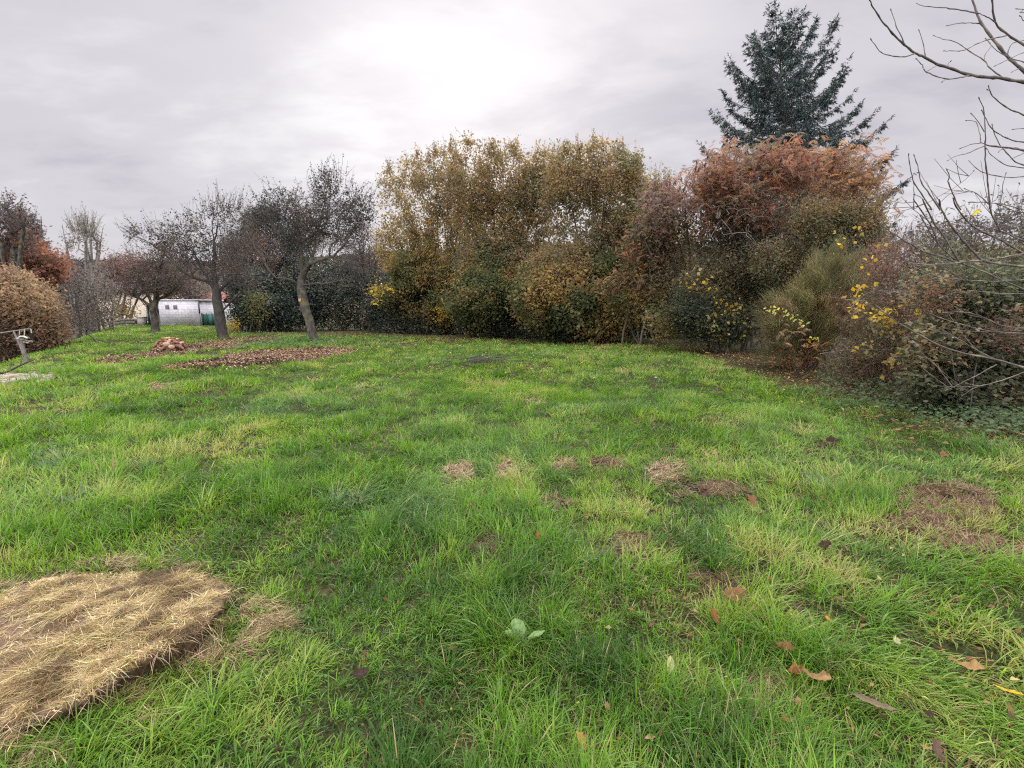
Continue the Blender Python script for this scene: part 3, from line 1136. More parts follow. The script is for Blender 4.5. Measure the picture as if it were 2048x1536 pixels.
def chips():
    for poly, lab, sd_, bandn in ((CHIP_A, 'narrow strip of reddish wood chips running left from the middle fruit tree', 41, 15000),
                                  (CHIP_B, 'broad strip of brown wood chips on the lawn before the leaning fruit tree', 42, 24000)):
        seed(sd_)
        pa = np.array(poly, float)
        lo, hi = pa.min(0), pa.max(0)
        px, py = U(lo[0] - 8, hi[0] + 8, bandn * 6), U(lo[1] - 3, hi[1] + 3, bandn * 6)
        jx, jy = px + rng.normal(0, 11, len(px)), py + rng.normal(0, 2.6, len(px)) + 6 * (noise(np.c_[px, py], .045, 3) - .5)
        m = inpoly(jx, jy, poly)
        px, py = px[m][:bandn], py[m][:bandn]
        g = G(px, py)
        n = len(g)
        heap = 0.06 * sstep(fbm(g[:, :2], 0.9, 5, 2), .4, .8)
        g[:, 2] += U(0.0, 0.05, n) + heap * inpoly(px, py, poly)
        pos = g
        c = pick([((.23, .15, .09), 4), ((.32, .22, .14), 3), ((.13, .082, .05), 3), ((.50, .38, .26), .8), ((.07, .045, .03), 2)], n, pos, 1.2, 4, .3)
        V, F, cc = leaves(pos, U(.02, .085, n), .5, c, 0, .72)
        mb = MB()
        mb.add(V, F, cc)
        # bed of bark under the chips
        st = 260
        gx = np.linspace(lo[0] - 4, hi[0] + 4, st)
        qs = []
        for x in gx:
            ys_ = np.linspace(lo[1] - 2, hi[1] + 2, 70)
            ins = inpoly(np.full(70, x), ys_, poly)
            if ins.any():
                qs.append((x, ys_[ins].min(), ys_[ins].max()))
        q = np.array(qs)
        rows = 7
        V = []
        for r in range(rows):
            f = r / (rows - 1)
            yy = q[:, 1] * (1 - f) + q[:, 2] * f
            v = G(q[:, 0], yy)
            v[:, 2] += (0.02 + 0.06 * sstep(fbm(v[:, :2], 0.9, 5, 2), .4, .8)) * (0.0 if r in (0, rows - 1) else 1) - (0.02 if r in (0, rows - 1) else 0)
            V.append(v)
        L_ = len(q)
        F = []
        for r in range(rows - 1):
            a = np.arange(L_ - 1) + r * L_
            F.append(np.c_[a, a + 1, a + 1 + L_, a + L_])
        mb.add(np.concatenate(V), np.concatenate(F), (.12, .075, .05))
        tag(mb.build('wood_chips', M_MATTE), lab, 'wood chips', kind='stuff')


def litter():
    """yellow and brown leaves on the strip of bare earth along the hedge"""
    seed(44)
    n = 14000
    t = U(0, 1, n) ** 0.8 * (len(FOOT) - 2)
    i = np.floor(t).astype(int)
    f = (t - i)[:, None]
    w = FW[i] * (1 - f) + FW[i + 1] * f
    off = rng.normal(0.1, 0.75, n)
    dirn = norm(FW[i + 1] - FW[i])[:, :2]
    nn = np.c_[dirn[:, 1], -dirn[:, 0]]
    p = w[:, :2] + nn * off[:, None]
    pos = np.c_[p, hgt(p[:, 0], p[:, 1]) + U(.01, .07, n)]
    c = pick([((.25, .17, .08), 3), ((.17, .11, .06), 4), ((.38, .29, .11), .8), ((.09, .06, .04), 3), ((.5, .42, .25), .5)], n)
    V, F, cc = leaves(pos, U(.03, .075, n), .75, c, 0, .65)
    mb = MB()
    mb.add(V, F, cc)
    n = 5200                                         # under the fruit trees and across the near lawn
    px, py = U(430, 1500, n), 672 + np.abs(rng.normal(0, 34, n))
    pos = G(px, py) + np.c_[np.zeros(n), np.zeros(n), U(.04, .12, n)]
    m = inpoly(px, py, [(430, 670), (900, 676), (1300, 690), (1550, 722), (1500, 800), (900, 800), (700, 720), (430, 700)])
    pos = pos[m & (U(0, 1, n) < .45)]
    n = len(pos)
    c = pick([((.34, .25, .09), 3), ((.20, .13, .06), 3), ((.5, .42, .15), 2), ((.45, .40, .28), 1)], n)
    V, F, cc = leaves(pos, U(.04, .08, n), .75, c, 0, .8)
    mb.add(V, F, cc)
    n = 900                                          # bits of dead leaf in the near sward
    px, py = U(700, 2048, n), U(850, 1536, n)
    m = U(0, 1, n) < .25 + .75 * sstep(px, 1000, 1700)
    pos = G(px[m], py[m]); n = len(pos)
    pos[:, 2] += U(.02, .07, n)
    V, F, cc = leaves(pos, U(.012, .045, n), .6, pick([((.30, .15, .08), 3), ((.20, .11, .06), 3), ((.42, .28, .15), 2), ((.10, .06, .04), 2), ((.5, .42, .2), .5)], n), 0, .5)
    mb.add(V, F, cc)
    tag(mb.build('leaf_litter', M_LEAF), 'fallen brown and yellow leaves scattered along the foot of the hedge', 'leaf litter', kind='stuff')


def leaf_mesh(L, W, curl, lobes, col, sd_):
    """a big curled leaf with a midrib and lobed rim"""
    r = np.random.default_rng(sd_)
    nu, nv = 15, 9
    u = np.linspace(0, 1, nu)
    v = np.linspace(-1, 1, nv)
    UU, VV = np.meshgrid(u, v, indexing='ij')
    w = np.sin(np.pi * np.clip(UU, .0, 1) ** 0.8) ** 0.75 * (1 + lobes * 0.35 * np.sin(UU * 22 + sd_))
    w = np.maximum(w, 0.03)
    X = (UU - .5) * L
    Yv = VV * w * W / 2
    Z = curl * W * (np.abs(VV) ** 1.6) * w * (1 + .6 * np.sin(UU * 5 + sd_)) + curl * L * .35 * (2 * UU - 1) ** 2
    Z += r.normal(0, 1, Z.shape) * L * .012 + np.sin(VV * 9 + UU * 14) * L * .012
    V = np.stack([X, Yv, Z], -1).reshape(-1, 3)
    i, j = np.meshgrid(np.arange(nu - 1), np.arange(nv - 1), indexing='ij')
    a = (i * nv + j).ravel()
    F = np.c_[a, a + 1, a + nv + 1, a + nv]
    c = np.array(col)[None] * (1 + r.normal(0, .10, (len(V), 1)))
    vein = (np.abs(VV) < .01).ravel() | (np.abs((UU * 7 - np.abs(VV) * 1.2) % 1 - .5) < .08).ravel()
    c[vein] = c[vein] * 1.35 + .02
    return V, F, np.clip(c, 0, .9)


def fallen_leaves():
    R_, B_, P_, Yl, D_ = (.30, .13, .07), (.26, .15, .085), (.50, .46, .26), (.62, .45, .06), (.07, .045, .035)
    LV = [(1465, 1192, .115, .075, .35, B_, .3, "broad curled tan brown leaf, largest of the fallen leaves at lower right"),
          (1426, 1237, .085, .045, .30, R_, 1.9, "narrow rust red fallen leaf standing upright just below the large curled leaf"),
          (1340, 1331, .075, .040, .10, P_, 1.4, "pale cream green fallen leaf with veins right of the broad leaved weed"),
          (1565, 1298, .075, .045, .35, B_, 2.2, "small brown folded leaf above the pair of crumpled leaves at lower right"),
          (1588, 1342, .070, .050, .45, R_, .2, "rust brown crumpled fallen leaf, left one of the touching pair"),
          (1632, 1358, .090, .050, .35, (.36, .22, .12), 2.6, "light brown crumpled fallen leaf, right one of the touching pair"),
          (1075, 1072, .060, .035, .35, R_, 1.3, "small dark red fallen leaf on its own in the middle of the lawn"),
          (1646, 1091, .100, .050, .30, D_, .4, "dark brown rotting fallen leaf left of the large bare hay patch"),
          (1501, 1006, .090, .055, .40, B_, 2.0, "tan curled fallen leaf beside the long brown hay patch"),
          (1664, 884, .160, .080, .30, D_, .1, "blackish fallen leaf on the small bare spot towards the thicket"),
          (1935, 1336, .090, .045, .35, (.36, .24, .12), 2.4, "tan fallen leaf near the right edge above the bright green tuft"),
          (2016, 1382, .075, .030, .12, Yl, 2.5, "bright yellow fallen leaf at the right edge"),
          (722, 1348, .060, .045, .30, D_, .3, "dark brown fallen leaf half sunk in grass left of the weed"),
          (1790, 1282, .045, .035, .25, P_, .9, "tiny pale yellow fallen leaf in the lower right grass"),
          (1745, 1408, .130, .045, .15, (.22, .17, .12), 2.55, "long grey brown withered leaf at the lower right"),
          (1886, 912, .100, .060, .35, B_, .2, "brown fallen leaf in the grass behind the large bare hay patch"),
          (1592, 1214, .055, .040, .20, (.13, .08, .09), 1.7, "small purplish fallen leaf right of the large curled leaf"),
          (1654, 1236, .030, .030, .10, (.6, .25, .04), 1.0, "tiny orange fallen leaf right of the purplish one"),
          (213, 1176, .050, .025, .15, (.62, .50, .38), 2.5, "small pale leaf lying on top of the hay mound"),
          (1870, 1505, .070, .045, .35, (.17, .11, .09), 1.7, "dull purple brown fallen leaf near the bottom edge at right"),
          (1160, 1485, .060, .035, .30, (.42, .28, .10), 2.0, "yellow brown leaf caught in grass at the bottom edge right of the weed")]
    for i, (px, py, L, W, curl, col, rz, lab) in enumerate(LV):
        p = G(px, py, 0.075 if py > 1000 else 0.065)
        if px == 213:
            p = G(px, py, 0.085)
        V, F, c = leaf_mesh(L * 1.15, W * .9, curl * 1.7, 0.5 if curl > .2 else .12, col, i + 3)
        tilt = 0.45 + .2 * math.sin(i * 2.1)
        V2 = V.copy()
        # roll towards the viewer, then turn
        y, z = V[:, 1] * math.cos(tilt) - V[:, 2] * math.sin(tilt), V[:, 1] * math.sin(tilt) + V[:, 2] * math.cos(tilt)
        V2[:, 0] = V[:, 0] * math.cos(rz) - y * math.sin(rz)
        V2[:, 1] = V[:, 0] * math.sin(rz) + y * math.cos(rz)
        V2[:, 2] = z
        if rz > 1.2 and rz < 2.1:      # those that stand up
            V2 = np.c_[V2[:, 0], V2[:, 1] * .6 - V2[:, 2] * .3, V2[:, 1] * .6 + V2[:, 2]]
        o = mk('fallen_leaf', V2, F, M_LEAF, None, c, smooth=True)
        o.location = [float(v) for v in p]
        tag(o, lab, 'leaf', 'large fallen leaves on the grass')


def dock():
    seed(46)
    b = G(1048, 1300)
    t = thing('broad_leaved_weed', 'pale green broad leaved dock weed standing in the foreground grass', 'weed', b)
    for i, (px, py, L, az_) in enumerate([(1030, 1238, .15, 2.0), (1052, 1262, .12, 1.4), (1088, 1262, .10, .5), (1012, 1262, .12, 2.6), (1085, 1298, .11, -.2),
                                          (1020, 1300, .10, 3.3), (1062, 1285, .13, 1.0), (1046, 1310, .09, -1.4)]):
        tip = G(px, py, .0) * 0
        Y = b[1] + .05 * math.sin(i * 2)
        tip = P(px, py, Y)
        mb = MB()
        st = b + (0, 0, .02)
        mid = (st + tip) / 2 + (0, 0, .02)
        nu, nv = 10, 5
        d = tip - st
        side = norm(np.cross(d, [math.cos(az_), -1, .3]))
        V, c = [], []
        for u in np.linspace(0, 1, nu):
            cpt = st * (1 - u) ** 2 + 2 * mid * u * (1 - u) + tip * u * u
            w = 0.003 + 0.032 * max(0, math.sin(math.pi * min(1, max(0, (u - .25) / .76)))) ** .7
            for v in np.linspace(-1, 1, nv):
                V.append(cpt + side * w * v + np.array([0, 0, .006 * abs(v) + .004 * math.sin(u * 14 + v * 3)]))
                c.append(np.array((.21, .30, .14)) * (1.3 if abs(v) < .1 else 1) * U(.9, 1.1))
        I, J = np.meshgrid(np.arange(nu - 1), np.arange(nv - 1), indexing='ij')
        a = (I * nv + J).ravel()
        mk('leaf', np.array(V), np.c_[a, a + 1, a + nv + 1, a + nv], M_LEAF, t, np.array(c), smooth=True)


# ---------------------------------------------------------------- buildings and small things at the left
def shed():
    a, b = G(320, 651), G(398, 652)
    Y0 = float((a[1] + b[1]) / 2)
    x0, x1 = P(320, 640, Y0)[0], P(399, 640, Y0)[0]
    z0 = float(min(hgt(x0, Y0), hgt(x1, Y0))) - .15
    z1 = P(360, 601, Y0)[2]
    t = thing('garden_shed', 'white painted block shed with two small vents at the left end of the lawn', 'shed', (x0, Y0, z0))
    m, n = new_mat('white_blockwork')
    tc = N(n, 'ShaderNodeTexCoord')
    mp = N(n, 'ShaderNodeMapping')
    mp.inputs['Rotation'].default_value = (math.pi / 2, 0, 0)
    n.links.new(tc.outputs['Object'], mp.inputs[0])
    br = N(n, 'ShaderNodeTexBrick')
    br.inputs['Color1'].default_value = (.62, .61, .63, 1)
    br.inputs['Color2'].default_value = (.70, .69, .71, 1)
    br.inputs['Mortar'].default_value = (.47, .46, .48, 1)
    br.inputs['Scale'].default_value = 1.0
    br.inputs['Brick Width'].default_value = .5
    br.inputs['Row Height'].default_value = .2
    br.inputs['Mortar Size'].default_value = .018
    n.links.new(mp.outputs[0], br.inputs[0])
    ns = N(n, 'ShaderNodeTexNoise', i_Scale=2.2, i_Detail=8.0, i_Roughness=.7)
    n.links.new(tc.outputs['Object'], ns.inputs[0])
    mx = N(n, 'ShaderNodeMix', data_type='RGBA', blend_type='MULTIPLY')
    mx.inputs[0].default_value = 1
    n.links.new(br.outputs[0], mx.inputs[6])
    n.links.new(ramp(n, ns.outputs[0], [(.3, .72), (.65, 1.05)]), mx.inputs[7])
    pr = N(n, 'ShaderNodeBsdfPrincipled')
    pr.inputs['Roughness'].default_value = .9
    n.links.new(mx.outputs[2], pr.inputs['Base Color'])
    o = N(n, 'ShaderNodeOutputMaterial')
    n.links.new(pr.outputs[0], o.inputs[0])
    D = 3.2
    mb = MB()
    vents = [(P(331, 618, Y0), P(338, 610, Y0)), (P(347, 617, Y0), P(354, 610, Y0))]
    zs0, zs1 = min(v[0][2] for v in vents), max(v[1][2] for v in vents)
    T = .2
    mb.box((x0, Y0, z0), (x1, Y0 + T, z1))
    mb.box((x0, Y0 + T, z0), (x0 + T, Y0 + D, z1 - .004))
    mb.box((x1 - T, Y0 + T, z0), (x1, Y0 + D, z1 - .004))
    mb.box((x0 + T, Y0 + D - T, z0), (x1 - T, Y0 + D, z1 - .004))
    mb.build('wall', m, t)
    gm = plain_mat('vent_grey', (.30, .29, .30), .8)
    for v0, v1 in vents:
        b2 = MB()
        b2.box((v0[0], Y0 - .02, zs0), (v1[0], Y0 - .003, zs1))
        for k in range(4):
            zz = zs0 + (zs1 - zs0) * (k + .4) / 4
            b2.box((v0[0] + .02, Y0 - .045, zz), (v1[0] - .02, Y0 - .021, zz + .03))
        b2.build('vent', gm, t)
    r = MB()
    r.box((x0 - .06, Y0 - .05, z1), (x1 + .06, Y0 + D + .1, z1 + .08))
    rf = r.build('roof', plain_mat('roof_edge', (.62, .61, .60), .8), t)
    r = MB()
    r.box((x1 + .004, Y0 + .1, z1 - .12), (x1 + .1, Y0 + D, z1 - .02))
    r.box((x1 + .02, Y0 - .02, z1 - 1.0), (x1 + .09, Y0 + .06, z1 - .125))
    r.build('gutter', plain_mat('gutter_dark', (.06, .055, .055), .6), t)

    # dark boarded lean-to beside it
    ax0, ax1 = P(291, 640, Y0)[0], x0 - .01
    zt = P(300, 605, Y0)[2]
    t2 = thing('lean_to', 'dark boarded open lean-to against the left side of the white shed', 'lean-to', (ax0, Y0 + .3, z0))
    dm = plain_mat('dark_boards', (.045, .04, .042), .85, .4, 9)
    q = MB()
    nb = 9
    for i in range(nb):
        w = (ax1 - ax0) / nb
        q.box((ax0 + w * i, Y0 + 1.2 + .012 * (i % 2), z0), (ax0 + w * (i + 1) - .012, Y0 + 1.25 + .012 * (i % 2), zt - .15))
    q.build('board_wall', dm, t2)
    for i, fx in enumerate((0.02, .36, .97)):
        q = MB()
        xx = ax0 + (ax1 - ax0) * fx
        q.box((xx - .05, Y0 + .3, z0), (xx + .05, Y0 + .4, zt - .1))
        q.build('post', dm, t2)
    q = MB()
    V = np.array([[ax0 - .15, Y0 + .1, zt - .1], [ax1, Y0 + .1, zt], [ax1, Y0 + 2.5, zt + .12], [ax0 - .15, Y0 + 2.5, zt + .02]])
    V = np.concatenate([V, V + (0, 0, -.07)])
    q.add(V, [[0, 1, 2, 3], [7, 6, 5, 4], [0, 4, 5, 1], [1, 5, 6, 2], [2, 6, 7, 3], [3, 7, 4, 0]])
    q.build('roof', dm, t2)

    # small glazed cold frame house left of it
    gx0, gx1 = P(282, 640, Y0)[0], P(290, 640, Y0)[0]
    zg, zgt = float(hgt(gx0, Y0)) - .1, P(286, 624, Y0)[2]
    t3 = thing('greenhouse', 'tiny pale framed greenhouse beside the dark lean-to', 'greenhouse', (gx0, Y0 + .6, zg))
    fm = plain_mat('pale_frame', (.42, .44, .42), .6)
    q = MB()
    for xx in (gx0, (gx0 + gx1) / 2, gx1):
        for yy in (Y0 + .6, Y0 + 2.2):
            q.box((xx - .025, yy - .025, zg), (xx + .025, yy + .025, zgt + (.3 if xx not in (gx0, gx1) else 0)))
    for yy in (Y0 + .6, Y0 + 2.2):
        q.tube([(gx0, yy, zgt), ((gx0 + gx1) / 2, yy, zgt + .3), (gx1, yy, zgt)], .025, 5)
    q.tube([((gx0 + gx1) / 2, Y0 + .6, zgt + .3), ((gx0 + gx1) / 2, Y0 + 2.2, zgt + .3)], .025, 5)
    for xx in (gx0, gx1):
        q.tube([(xx, Y0 + .6, zgt), (xx, Y0 + 2.2, zgt)], .025, 5)
    q.build('frame', fm, t3)
    gm2, gn = new_mat('old_glass')
    pr = N(gn, 'ShaderNodeBsdfPrincipled')
    pr.inputs['Base Color'].default_value = (.5, .55, .53, 1)
    pr.inputs['Roughness'].default_value = .2
    pr.inputs['Transmission Weight'].default_value = .6
    o = N(gn, 'ShaderNodeOutputMaterial')
    gn.links.new(pr.outputs[0], o.inputs[0])
    for s_ in (0, 1):
        q = MB()
        xa, xb = (gx0, (gx0 + gx1) / 2) if s_ == 0 else ((gx0 + gx1) / 2, gx1)
        q.box((xa + .03, Y0 + .6, zg + .1), (xb - .03, Y0 + .606, zgt))
        q.build('pane', gm2, t3)

    # green netting fence right of the shed
    fx0, fx1 = x1 + .05, P(434, 640, Y0)[0]
    zf, zft = float(hgt(fx0, Y0)), P(415, 627, Y0)[2]
    t4 = thing('fence', 'green screen fence with dark posts between the white shed and the middle fruit tree', 'fence', (fx0, Y0 + .3, zf))
    gmat = plain_mat('green_screen', (.035, .13, .10), .7, .3, 8)
    q = MB()
    q.box((fx0, Y0 + .3, zf - .05), (fx1, Y0 + .32, zft - .05))
    q.build('panel', gmat, t4)
    for fx in (.02, .3, .62, .98):
        q = MB()
        xx = fx0 + (fx1 - fx0) * fx
        q.box((xx - .035, Y0 + .23, zf - .1), (xx + .035, Y0 + .295, zft + .05))
        q.build('post', plain_mat('fence_post', (.02, .05, .04), .6), t4)

    # white outbuilding behind with a red tiled roof
    Yh = Y0 + 9
    hx0, hx1 = P(399, 620, Yh)[0], P(440, 620, Yh)[0]
    zh0, zh1 = float(hgt(hx0, Yh)) - .5, P(410, 606, Yh)[2]
    t5 = thing('outbuilding', 'white outbuilding with red tiled roof seen just behind the shed', 'building', (hx0, Yh, zh0))
    q = MB(); q.box((hx0, Yh, zh0), (hx1, Yh + 4, zh1)); q.build('wall', plain_mat('white_render', (.66, .65, .65), .9, .08), t5)
    q = MB()
    V = np.array([[hx0 - .3, Yh - .3, zh1 + .004], [hx1 + .3, Yh - .3, zh1 + .004], [hx1 + .3, Yh + 2, zh1 + 1.0], [hx0 - .3, Yh + 2, zh1 + 1.0], [hx1 + .3, Yh + 4.3, zh1 + .004], [hx0 - .3, Yh + 4.3, zh1 + .004]])
    q.add(V, [[0, 1, 2, 3], [3, 2, 4, 5], [0, 3, 5, 0], [1, 4, 2, 1]][:2])
    V2 = V + (0, 0, .12)
    q.add(V2, [[0, 1, 2, 3], [3, 2, 4, 5]])
    q.add(np.concatenate([V[:2], V2[:2]]), [[0, 1, 3, 2]])
    q.build('roof', plain_mat('red_tiles', (.20, .06, .045), .8, .3, 6), t5)

    # low stone wall left of the shed
    wx0, wx1 = P(222, 650, Y0)[0], P(276, 645, Y0)[0]
    t6 = thing('stone_wall', 'low mossy stone wall ending in a pale pillar left of the shed', 'wall', (wx0, Y0, float(hgt(wx1, Y0))))
    q = MB()
    seed(51)
    xx = wx0
    sm = plain_mat('mossy_stone', (.15, .135, .10), .95, .4, 7)
    for row in range(3):
        xx = wx0 + U(-.2, .1)
        while xx < wx1 - .25:
            w = U(.25, .5)
            zz = float(hgt(min(xx + w / 2, wx1), Y0)) - .05 + row * .2
            q.box((xx, Y0 + .02 + U(-.02, .02), zz), (min(xx + w - .02, wx1), Y0 + .42, zz + .19))
            xx += w
    q.build('stonework', sm, t6)
    q = MB()
    zz = float(hgt(wx1, Y0))
    q.box((wx1 - .02, Y0 - .05, zz - .1), (wx1 + .38, Y0 + .45, zz + .62))
    q.box((wx1 - .06, Y0 - .09, zz + .62), (wx1 + .42, Y0 + .49, zz + .68))
    q.build('pillar', plain_mat('pale_pillar', (.30, .29, .26), .9, .2), t6)


def far_house():
    Y = 62.0
    p0, p1 = P(196, 650, Y), P(282, 586, Y)
    zg = float(hgt(p0[0], Y)) - .3
    t = thing('house', 'pale cream house wall half hidden by bare trees beyond the lawn at left', 'house', (p0[0], Y, zg))
    q = MB()
    q.box((p0[0], Y, zg), (p1[0], Y + 8, p1[2]))
    q.build('wall', plain_mat('cream_render', (.62, .54, .42), .9, .12, 2), t)
    q = MB()
    V = np.array([[p0[0] - .4, Y - .5, p1[2] + .004], [p1[0] + .4, Y - .5, p1[2] + .004], [p1[0] + .4, Y + 4, p1[2] + 2.2], [p0[0] - .4, Y + 4, p1[2] + 2.2], [p1[0] + .4, Y + 8.5, p1[2] + .004], [p0[0] - .4, Y + 8.5, p1[2] + .004]])
    q.add(V, [[0, 1, 2, 3], [3, 2, 4, 5]])
    q.build('roof', plain_mat('brown_tiles', (.12, .08, .065), .85, .3, 4), t)


def drying_post():
    Y = float(G(52, 729)[1])
    p = lambda x, y, dy=0.: P(x, y, Y + dy)
    b = G(55, 731)
    t = thing('drying_frame', 'leaning grey wooden washing frame with hanging pegs at the left edge of the lawn', 'drying frame', b)
    wm = bark_mat('weathered_wood', (.11, .10, .085), (.24, .22, .19), None, 25, .3)
    for a, c, r0, r1, dy in (((57, 733), (41, 677), .035, .030, .0), ((56, 731), (27, 662), .028, .022, .25)):
        mb = MB(); mb.tube([p(a[0], a[1]) + (0, 0, -.05), (p(*a) + p(*c, dy)) / 2 + (.01, 0, 0), p(*c, dy)], [r0, (r0 + r1) / 2, r1], 8)
        mb.build('post', wm, t, smooth=True)
    mb = MB(); mb.tube([p(-30, 672, .1), p(-5, 667, .15), p(28, 662, .25), p(62, 657, .3)], [.02, .02, .02, .016], 6)
    mb.build('crossbar', wm, t, smooth=True)
    mb = MB(); mb.tube([p(28, 678, .1), p(40, 679, 0.), p(66, 683, -.1)], [.014, .014, .012], 5)
    mb.build('crossbar', wm, t, smooth=True)
    pm = plain_mat('pale_plastic', (.48, .52, .44), .5, .1)
    for pts, r in (([(49, 659), (49, 668), (48, 673)], .012), ([(62, 658), (63, 666)], .014), ([(39, 661), (39, 669)], .010),
                   ([(36, 679), (40, 673), (48, 673), (54, 676), (58, 675)], .026), ([(46, 684), (56, 685), (62, 682), (66, 684)], .014), ([(36, 678), (34, 676)], .02)):
        mb = MB(); mb.tube([p(x, y, .1) for x, y in pts], r, 6)
        mb.build('hanger', pm, t, smooth=True)
    # twiggy stick lying behind
    s = thing('fallen_branch', 'thin bare branch lying on the grass at the left edge by the washing frame', 'branch', G(30, 742))
    mb = MB()
    pts = np.array([G(-20, 748, .06), G(10, 745, .05), G(22, 740, .1), G(40, 731, .2), G(58, 723, .28), G(72, 718, .34)])
    mb.tube(pts, [.03, .028, .024, .02, .014, .006], 6)
    for k, (dx, dz) in enumerate(((-.1, .35), (.12, .4), (-.05, .3))):
        q = pts[2 + k]
        mb.tube([q, q + (dx * .5, .05, dz * .5), q + (dx * 1.4, .1, dz)], [.008, .006, .003], 4)
    mb.build('stem', M_TWIG, s, smooth=True)
    # stony edge
    seed(53)
    mb = MB()
    n = 260
    px = U(-60, 105, n); py = 757 + rng.normal(0, 5.0, n) - px * .03
    g = G(px, py)
    for i in range(n):
        r = U(.02, .07)
        k = 6
        v = g[i] + norm(rng.normal(size=(8, 3))) * r * [1, 1, .5]
        mb.box(g[i] - (r, r, r * .5), g[i] + (r * U(.7, 1.2), r * U(.6, 1.1), r * .6), np.array((.34, .29, .23)) * U(.6, 1.3), rz=U(0, 3))
    tag(mb.build('rubble', M_MATTE), 'strip of pale stones and rubble in the grass at the left edge', 'rubble', kind='stuff')


def stump():
    seed(55)
    b = G(342, 703)
    t = thing('root_stump', 'upturned reddish root stump lying on the left wood chip strip', 'stump', b)
    Yb = b[1]
    def lump(c, r, sq, name, mat, sd_, amp=.35):
        nu, nv = 22, 14
        th = np.linspace(0, 2 * math.pi, nu, endpoint=False)
        ph = np.linspace(.02, math.pi - .02, nv)
        T, Ph = np.meshgrid(th, ph)
        d = np.stack([np.cos(T) * np.sin(Ph), np.sin(T) * np.sin(Ph), np.cos(Ph)], -1).reshape(-1, 3)
        rr = r * (1 + amp * (fbm(d + sd_, 3.4, sd_, 3) - .5) * 2)
        V = np.array(c) + d * rr[:, None] * sq
        F = []
        for j in range(nv - 1):
            a = np.arange(nu) + j * nu
            bb = (np.arange(nu) + 1) % nu + j * nu
            F.append(np.c_[a, bb, bb + nu, a + nu])
        mk(name, V, np.concatenate(F), mat, t, smooth=False)
    wood_ = plain_mat('torn_wood', (.17, .085, .055), .9, .7, 9)
    pale = plain_mat('sawn_face', (.40, .27, .17), .8, .35, 12)
    lump(P(342, 693, Yb + .2), .28, (1.45, 1, .85), 'trunk', wood_, 3, .7)
    mb = MB()
    for a, c, r0 in (((345, 690), (368, 698), .09), ((338, 692), (322, 700), .08), ((345, 688), (358, 686), .07), ((335, 692), (327, 690), .07), ((345, 695), (352, 704), .08)):
        mid = ((a[0] + c[0]) / 2, (a[1] + c[1]) / 2 - 3)
        mb = MB(); mb.tube([P(*a, Yb), P(*mid, Yb - .1), P(*c, Yb - .15)], [r0, r0 * .8, r0 * .3], 7)
        mb.build('root', wood_, t)
    lump(P(333, 689, Yb - .1), .11, (1.2, .5, .8), 'broken_face', pale, 8, .25)
    lump(P(343, 694, Yb - .15), .10, (1.1, .4, .7), 'broken_face', pale, 9, .25)
    mb = MB()
    q = norm(rng.normal(size=(420, 3))) * [.46, .3, .27] * U(.85, 1.12, (420, 1))
    q = q[q[:, 2] > -.12] + P(342, 693, Yb + .2)
    for v in q:
        r = U(.015, .06)
        col = [(.30, .16, .10), (.20, .09, .055), (.09, .045, .03), (.52, .38, .25)][rng.choice(4, p=[.35, .3, .2, .15])]
        mb.box(v - (r, r * .6, r * .5), v + (r * U(.5, 1.4), r * .6, r * U(.4, 1)), col, rz=U(0, 3))
    mb.build('torn_bark', M_MATTE, t)
    # twig pile in mid lawn
    c = G(958, 722)
    mb = MB()
    for k in range(46):
        x, y = 958 + rng.normal(0, 26), 722 + rng.normal(0, 3.5)
        p = G(x, y, U(.04, .16))
        a = rng.normal(0.45, .35)
        L = U(.4, 1.2)
        q = p + np.array([math.cos(a), math.sin(a), rng.normal(0, .08)]) * L
        mb.tube([p, (p + q) / 2 + rng.normal(0, .03, 3), q], [.008, .007, .003], 4)
    o = mb.build('twig_pile', M_TWIG)
    tag(o, 'low heap of cut twigs lying in the grass before the hazel thicket', 'twigs')


def ground_cover():
    seed(57)
    mb = MB()
    # nettles and creeping weeds before the bramble thicket
    n = 5200
    px, py = U(1640, 2200, n), rng.normal(0, 22, n)
    py = np.interp(px, [1600, 1700, 1800, 1900, 2048, 2200], [748, 785, 815, 835, 856, 900]) + py
    g = G(px, py)
    pos = g + np.c_[rng.normal(0, .05, (n, 2)), U(.03, .28, n)]
    c = pick([((.10, .15, .075), 4), ((.15, .20, .11), 3), ((.06, .10, .04), 3), ((.20, .17, .09), 1)], n, pos, 2, 3)
    V, F, cc = leaves(pos, U(.04, .085, n), .6, c, .15, .7)
    mb.add(V, F, cc)
    n = 3000
    px, py = U(470, 800, n), U(668, 700, n)
    g = G(px, py)
    m = (fbm(g[:, :2], .6, 4) > .5) & (density(g[:, 0], g[:, 1]) > .3)
    g = g[m]; n = len(g)
    pos = g + np.c_[rng.normal(0, .1, (n, 2)), U(.05, .2, n)]
    c = pick([((.07, .14, .045), 3), ((.10, .19, .06), 2)], n)
    V, F, cc = leaves(pos, U(.08, .15, n), .8, c, 0, .8)
    mb.add(V, F, cc)
    n = 26000
    r = np.sqrt(U(.8, 49, n)); th = U(-.9, .9, n)
    x, y = r * np.sin(th), r * np.cos(th)
    m = (fbm(np.c_[x, y], 1.4, 83, 3) > .56) & (U(0, 1, n) < density(x, y))
    x, y = x[m], y[m]; n = len(x)
    pos = np.c_[x, y, hgt(x, y) + U(.01, .06, n)]
    V, F, cc = leaves(pos, U(.008, .020, n), .95, pick([((.07, .16, .03), 3), ((.10, .20, .04), 3), ((.045, .10, .02), 2)], n, pos, 3, 2), 0, .85)
    mb.add(V, F, cc)
    tag(mb.build('ground_cover', M_LEAF), 'nettles and creeping weeds at the foot of the thickets', 'weeds', kind='stuff')

